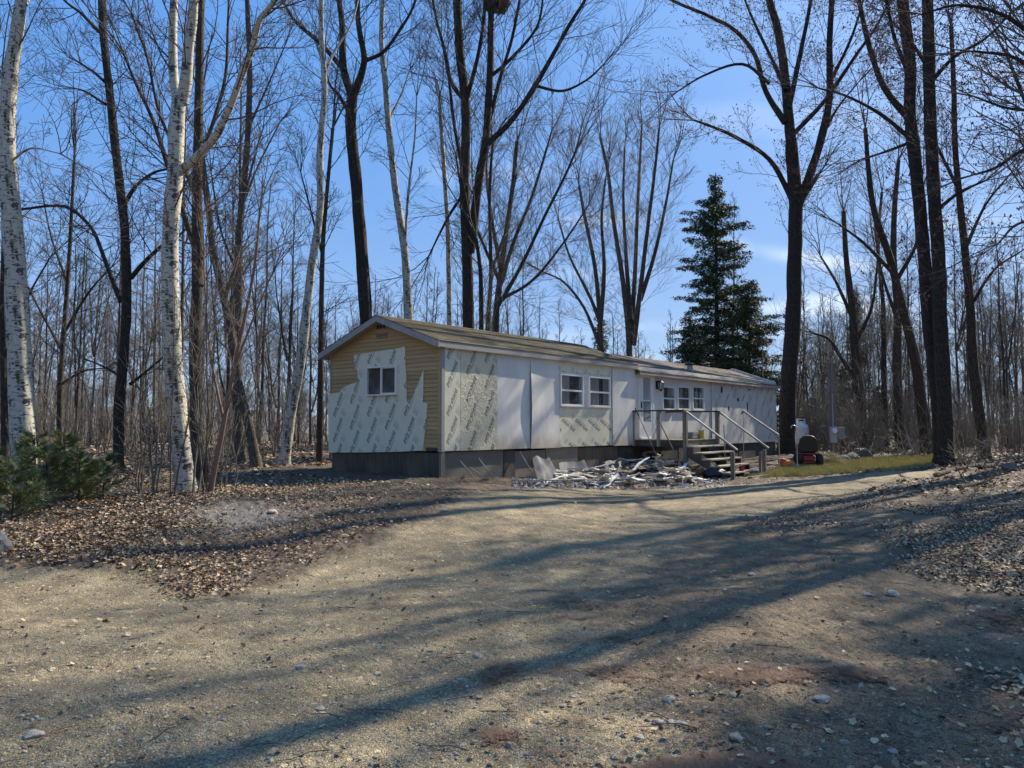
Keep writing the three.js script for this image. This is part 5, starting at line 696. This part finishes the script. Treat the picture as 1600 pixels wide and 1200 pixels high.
// ---------- litter on the ground ----------
{
  const R = rng(1234), o = new THREE.Object3D(), col = new THREE.Color();
  const leafGeo = (() => { const g = new GB(), n = 10, pr = [1, 0.66, 0.82, 0.55, 0.66, 0.42, 0.6, 0.6, 0.9, 0.62], c = V(0, 0, 0), pt = (i) => { const a = i / n * 6.283, r = pr[i % n]; return V(Math.cos(a) * r, 0.32 * Math.pow(Math.abs(Math.sin(a) * r), 1.5) + 0.16 * Math.cos(a * 2) * r, Math.sin(a) * r * 0.75); }; for (let i = 0; i < n; i++) g.tri(c, pt(i + 1), pt(i)); return g.geo(); })();
  const tones = [[0.32, 0.205, 0.105], [0.44, 0.31, 0.175], [0.22, 0.13, 0.07], [0.5, 0.38, 0.23], [0.12, 0.07, 0.042], [0.27, 0.17, 0.095]];
  const scatter = (name, label, geo, mat, want, place, size, lift, tilt, tonesOf) => {
    const list = []; let guard = 0; while (list.length < want && guard++ < want * 12) { const q = place(); if (q) list.push(q); }
    const im = new THREE.InstancedMesh(geo, mat, list.length); im.name = name;
    list.forEach((q, k) => { const [x, d] = q, s = size(); o.position.set(x, H(x, d) + lift(), -d); o.rotation.set((R() - 0.5) * tilt, R() * 6.28, (R() - 0.5) * tilt); o.scale.copy(s); o.updateMatrix(); im.setMatrixAt(k, o.matrix); const c = tonesOf(x, d); im.setColorAt(k, col.setRGB(...c)); });
    im.castShadow = im.receiveShadow = true; scene.add(im); tag(im, label, name.replace(/_/g, ' '), null, 'stuff'); return im;
  };
  const bankLeaf = (x, d, z) => { const s = sdist(ROAD, x, d) + 0.5 * fbm(x * 1.1, d * 1.1, 71, 4) + 0.25 * noise(x * 4, d * 4, 5), g = sstep(0.15, -0.5, s) * (1 - z.mix), gp = sstep(-0.3, 0.2, sdist(GREYP, x, d) + z.w); return g * lerp(0.16, 1, sstep(-1.6, -3.9, x + 0.8 * noise(x * 0.8, d * 0.8, 6))) * (1 - 0.8 * gp); };
  const tone = () => { const t = tones[Math.floor(R() * 6)], k = 0.75 + 0.5 * R(); return [t[0] * k, t[1] * k, t[2] * k]; };
  const one = (a, b) => () => V(1, 1, 1).multiplyScalar(a + b * R());
  const pxPlace = (x0, x1, y0, y1, accept) => () => { const px = lerp(x0, x1, R()), y = lerp(y0, y1, Math.pow(R(), 0.8)), d = 1.3 * 1200 / Math.max(12, y - 665), x = (px - 800) / 1200 * d; return accept(x, d) ? [x, d] : null; };
  scatter('fallen_leaves', 'dry brown leaves heaped over the bank left of the drive', leafGeo, M.leaf, 44000, pxPlace(-140, 720, 700, 960, (x, d) => { const z = zone(x, d); return clear(x, d) && R() < Math.min(1, Math.pow(d / 9, 1.5)) * bankLeaf(x, d, z) * (0.35 + 0.65 * sstep(-0.25, 0.1, fbm(x * 0.5, d * 0.5, 61, 3))) + 0.004; }), () => V(1, 1 + R(), 1).multiplyScalar(0.016 + 0.034 * R() * R()), () => 0.012 + 0.03 * R(), 1.3, tone);
  scatter('fallen_leaves', 'dry leaves drifted over the dirt right of the drive', leafGeo, M.leaf, 24000, pxPlace(880, 1750, 725, 1230, (x, d) => { const z = zone(x, d); return R() < Math.min(1, Math.pow(d / 9, 1.7)) * z.mix * (1 - 0.8 * z.road) * Math.pow(litter(x, d), 1.6) * (0.15 + 0.85 * sstep(1, 6, x)) + sstep(11, 15, d) * (1 - z.mix) * (1 - z.road) * (1 - z.grass) * 0.8 + 0.004; }), () => V(1, 1, 1).multiplyScalar(0.014 + 0.022 * R()), () => 0.01 + 0.02 * R(), 1.2, tone);
  scatter('fallen_leaves', 'leaf litter spread through the wood', leafGeo, M.leaf, 16000, () => { const d = 16 + 34 * R(), x = (R() - 0.5) * 1.5 * d, z = zone(x, d); return clear(x, d) && z.road < 0.2 && z.grass < 0.3 ? [x, d] : null; }, one(0.05, 0.05), () => 0.02 + 0.03 * R(), 1.2, tone);
  scatter('scattered_leaves', 'single leaves blown over the gravel drive', leafGeo, M.leaf, 260, pxPlace(-50, 1650, 760, 1260, () => true), one(0.014, 0.022), () => 0.01, 0.9, tone);
  // pine needles
  const ng = (() => { const g = new GB(); for (let k = 0; k < 3; k++) { const a = k * 0.5, u = V(Math.cos(a), 0.03, Math.sin(a)).multiplyScalar(0.055), s = V(-Math.sin(a), 0, Math.cos(a)).multiplyScalar(0.0016); g.tri(s.clone().negate(), u, s); } return g.geo(); })();
  scatter('pine_needles', 'rusty pine needles matted over the dirt right of the drive', ng, M.leaf, 42000, pxPlace(760, 1720, 800, 1260, (x, d) => { const z = zone(x, d), q = needleAt(x, d); return R() < (z.mix * q + 0.35 * z.road * sstep(0.16, 0.36, fbm(x * 0.8 + 3, d * 1.3, 31, 4)) + 0.01); }), one(0.8, 0.7), () => 0.006 + 0.012 * R(), 0.4, () => { const k = 0.7 + 0.6 * R(); return [0.21 * k, 0.12 * k, 0.068 * k]; });
  // pebbles
  const pg = new THREE.IcosahedronGeometry(1, 1), P = pg.attributes.position; for (let i = 0; i < P.count; i++) { const k = 1 + 0.25 * noise(P.getX(i) * 1.3, P.getY(i) * 1.3, P.getZ(i) * 1.3 + 4); P.setXYZ(i, P.getX(i) * k, P.getY(i) * k * 0.5, P.getZ(i) * k * 0.75); } pg.computeVertexNormals();
  scatter('gravel_stones', 'small loose stones over the gravel drive', pg, std([1, 1, 1], 0.95), 6500, pxPlace(-80, 1700, 770, 1300, (x, d) => { const z = zone(x, d); return R() < z.road * 0.7 + z.mix * 0.5 + 0.05; }), () => V(1, 1, 1).multiplyScalar(0.0035 + 0.010 * Math.pow(R(), 3) + 0.004 * R()), () => 0.002, 0.6, () => { const k = 0.13 + 0.24 * R(), w = 0.03 * R(); return [k + w + 0.02, k, (k - w) * 0.8]; });
  // twigs
  const tg = (() => { const g = new GB(); g.tube([V(-0.5, 0, 0), V(-0.15, 0.03, 0.05), V(0.2, 0.01, -0.03), V(0.5, 0.02, 0.04)], [0.014, 0.012, 0.01, 0.005], 5); g.tube([V(0.0, 0.02, 0), V(0.18, 0.04, 0.13)], [0.008, 0.004], 4); return g.geo(); })();
  scatter('fallen_twigs', 'small dead twigs scattered on the drive and bank', tg, M.leaf, 230, pxPlace(-80, 1700, 750, 1230, () => true), one(0.07, 0.22), () => 0.012, 0.2, () => { const k = 0.6 + 0.7 * R(); return [0.14 * k, 0.1 * k, 0.075 * k]; });
  // grass
  const gg = (() => { const g = new GB(); for (let k = 0; k < 7; k++) { const a = k * 0.9, r = 0.02, b = V(Math.cos(a) * r, 0, Math.sin(a) * r), e = V(Math.cos(a) * 0.05, 0.06 + 0.02 * (k % 3), Math.sin(a) * 0.05), s = V(-Math.sin(a), 0, Math.cos(a)).multiplyScalar(0.006); g.tri(b.clone().sub(s), b.clone().add(s), e); } return g.geo(); })();
  scatter('grass', 'short spring grass between the drive and the wood', gg, std([1, 1, 1], 0.7, { side: THREE.DoubleSide }), 15000, pxPlace(1150, 1520, 706, 770, (x, d) => R() < zone(x, d).grass), one(0.6, 0.9), () => 0, 0.3, () => { const k = 0.7 + 0.7 * R(), y = R(); return [(0.26 + 0.24 * y) * k, (0.25 + 0.14 * y) * k, 0.11 * k]; });
  scatter('grass', 'tuft of green grass at the edge of the gravel left of the drive', gg, std([1, 1, 1], 0.7, { side: THREE.DoubleSide }), 900, pxPlace(140, 270, 870, 905, (x, d) => sdist(MOSS, x, d) + 0.15 * noise(x * 5, d * 5) > -0.05), one(0.4, 0.4), () => 0, 0.3, () => { const k = 0.7 + 0.7 * R(); return [0.09 * k, 0.14 * k, 0.035 * k]; });
  // single stones large enough to pick out
  const sg = [rockGeo(51, 0.5), rockGeo(57, 0.45), rockGeo(63, 0.55)];
  const stoneLabels = { 0: 'largest pale stone, in the bottom left corner of the drive', 1: 'pale stone alone in the middle foreground of the drive', 8: 'left stone of the loose row near the bottom right of centre', 12: 'wide flat stone furthest right in the bottom row of stones', 13: 'broad pale stone in the shaded dirt right of the bottom row', 19: 'wide flat stone in the long shadow at the right of the drive', 25: 'widest pale stone on the bank before the gable', 26: 'pale stone on the bank closest to the gravel drive' };
  [[52, 1160, 14], [746, 1027, 9], [470, 1045, 8], [500, 1110, 8], [530, 1152, 7], [214, 1047, 6], [590, 1057, 6], [798, 1165, 8], [1044, 1097, 11], [1066, 1136, 10], [1048, 1130, 8], [1028, 1131, 9], [1150, 1155, 11], [1284, 1095, 13], [1000, 1155, 8], [1082, 1190, 9], [1200, 1135, 6], [1175, 898, 6], [1355, 930, 6], [1395, 930, 12], [1320, 1160, 7], [1395, 1178, 9], [1227, 1045, 6], [1145, 1090, 7], [350, 803, 6], [425, 801, 10], [695, 798, 5], [1320, 1042, 6], [880, 1100, 6], [960, 1185, 7]].forEach(([x, y, r], i) => { const g = ground(x, y), m = put('stone', sg[i % 3], M.stone), s = r * -g.z / 1200; m.position.set(g.x, g.y + s * 0.12, g.z); m.scale.setScalar(s); m.rotation.y = i * 1.7; tag(m, stoneLabels[i] ?? (r < 7 ? 'small ' : '') + 'pale flat stone in the ' + (y < 850 ? 'leaf strewn bank before the gable' : (y < 1000 ? (x > 1380 ? 'long shadow at the right of the drive' : 'dirt right of the middle of the drive') : x < 520 ? 'near left of the drive' : x < 900 ? 'near middle of the drive' : 'near right of the drive')), 'stone', 'pale stones in the drive'); });
  // fallen logs and brush at the right
  const logT = (lab, pts, r, seed) => { const t = thing('fallen_log', lab, 'log', 'fallen logs right of the drive'), w = pts.map(([x, y]) => { const g = ground(x, y); g.y += r * 0.8; return g; }), [a, b] = smoothPath(w, w.map((_, i) => lerp(r, r * 0.6, i / w.length)), 4), g = new GB(); g.tube(a, b, 10, 0.4, 1, 0.2, seed); g.tube([a[0].clone(), a[0].clone().lerp(a[1], -0.01)], [b[0] * 1.02, 0.001], 10); g.tube([a[a.length - 1], a[a.length - 1].clone().lerp(a[a.length - 2], -0.01)], [b[b.length - 1] * 1.02, 0.001], 10); g.build('log', M.bark, t); const k = new GB(), RR = rng(seed); for (let i = 0; i < 5; i++) branchOut(k, a[Math.floor(a.length * (0.3 + 0.6 * RR()))], V(RR() - 0.5, 0.6 * RR(), RR() - 0.5).normalize(), 0.9, 0.02, 1, twigSets.fine, RR); k.build('branches', M.twigGrey, t); };
  logT('fallen log end lying at the edge of the drive below the twin maples', [[1462, 744], [1500, 736], [1540, 728]], 0.07, 3); logT('broken log lying among leaves below the right edge boulder', [[1500, 764], [1545, 757]], 0.06, 7); logT('long grey log at the right edge under brush', [[1530, 735], [1570, 728], [1620, 716]], 0.08, 9);
  const brush = thing('brush_pile', 'heap of cut grey branches at the right edge by the logs', 'brush pile'), bg = ground(1560, 730); brush.position.copy(bg); const bb = new GB(); for (let k = 0; k < 46; k++) branchOut(bb, V((R() - 0.5) * 2.6, 0.05 + 0.2 * R(), (R() - 0.5) * 1.6), V(R() - 0.5, 0.3 * R(), R() - 0.5).normalize(), 1.1 + R(), 0.016, 1, twigSets.fine, R); bb.build('branches', M.twigGrey, brush);
  const br2 = thing('brush_pile', 'heap of dead branches and dry grass left of the paired trunks', 'brush pile'), b2 = ground(1400, 716); br2.position.copy(b2); const b3 = new GB(); for (let k = 0; k < 50; k++) branchOut(b3, V((R() - 0.5) * 4, 0.05 + 0.2 * R(), (R() - 0.5) * 1.6), V(R() - 0.5, 0.4 * R(), R() - 0.5).normalize(), 0.8 + R(), 0.016, 1, twigSets.fine, R); b3.build('branches', M.twigGrey, br2);
  const hay = thing('dry_grass_mound', 'pale mound of dry grass right of the lawn tractor', 'grass mound'), hp = ground(1288, 726); hay.position.copy(hp); const hg = new GB(); for (let k = 0; k < 1400; k++) { const a = R() * 6.28, q = Math.sqrt(R()), b = V(Math.cos(a) * q * 0.6, 0.35 * (1 - q * q), Math.sin(a) * q * 0.4), u = V(Math.cos(a) * 0.7 + R() - 0.5, 0.5 * R() - 0.1, Math.sin(a) + R() - 0.5).normalize().multiplyScalar(0.25), s = V(R() - 0.5, R() - 0.5, R() - 0.5).multiplyScalar(0.015); hg.tri(b.clone().sub(s), b.clone().add(s), b.clone().add(u)); } hg.build('grass_blades', std([0.44, 0.38, 0.23], 0.9, { side: THREE.DoubleSide }), hay);
}

renderer.render(scene, camera);
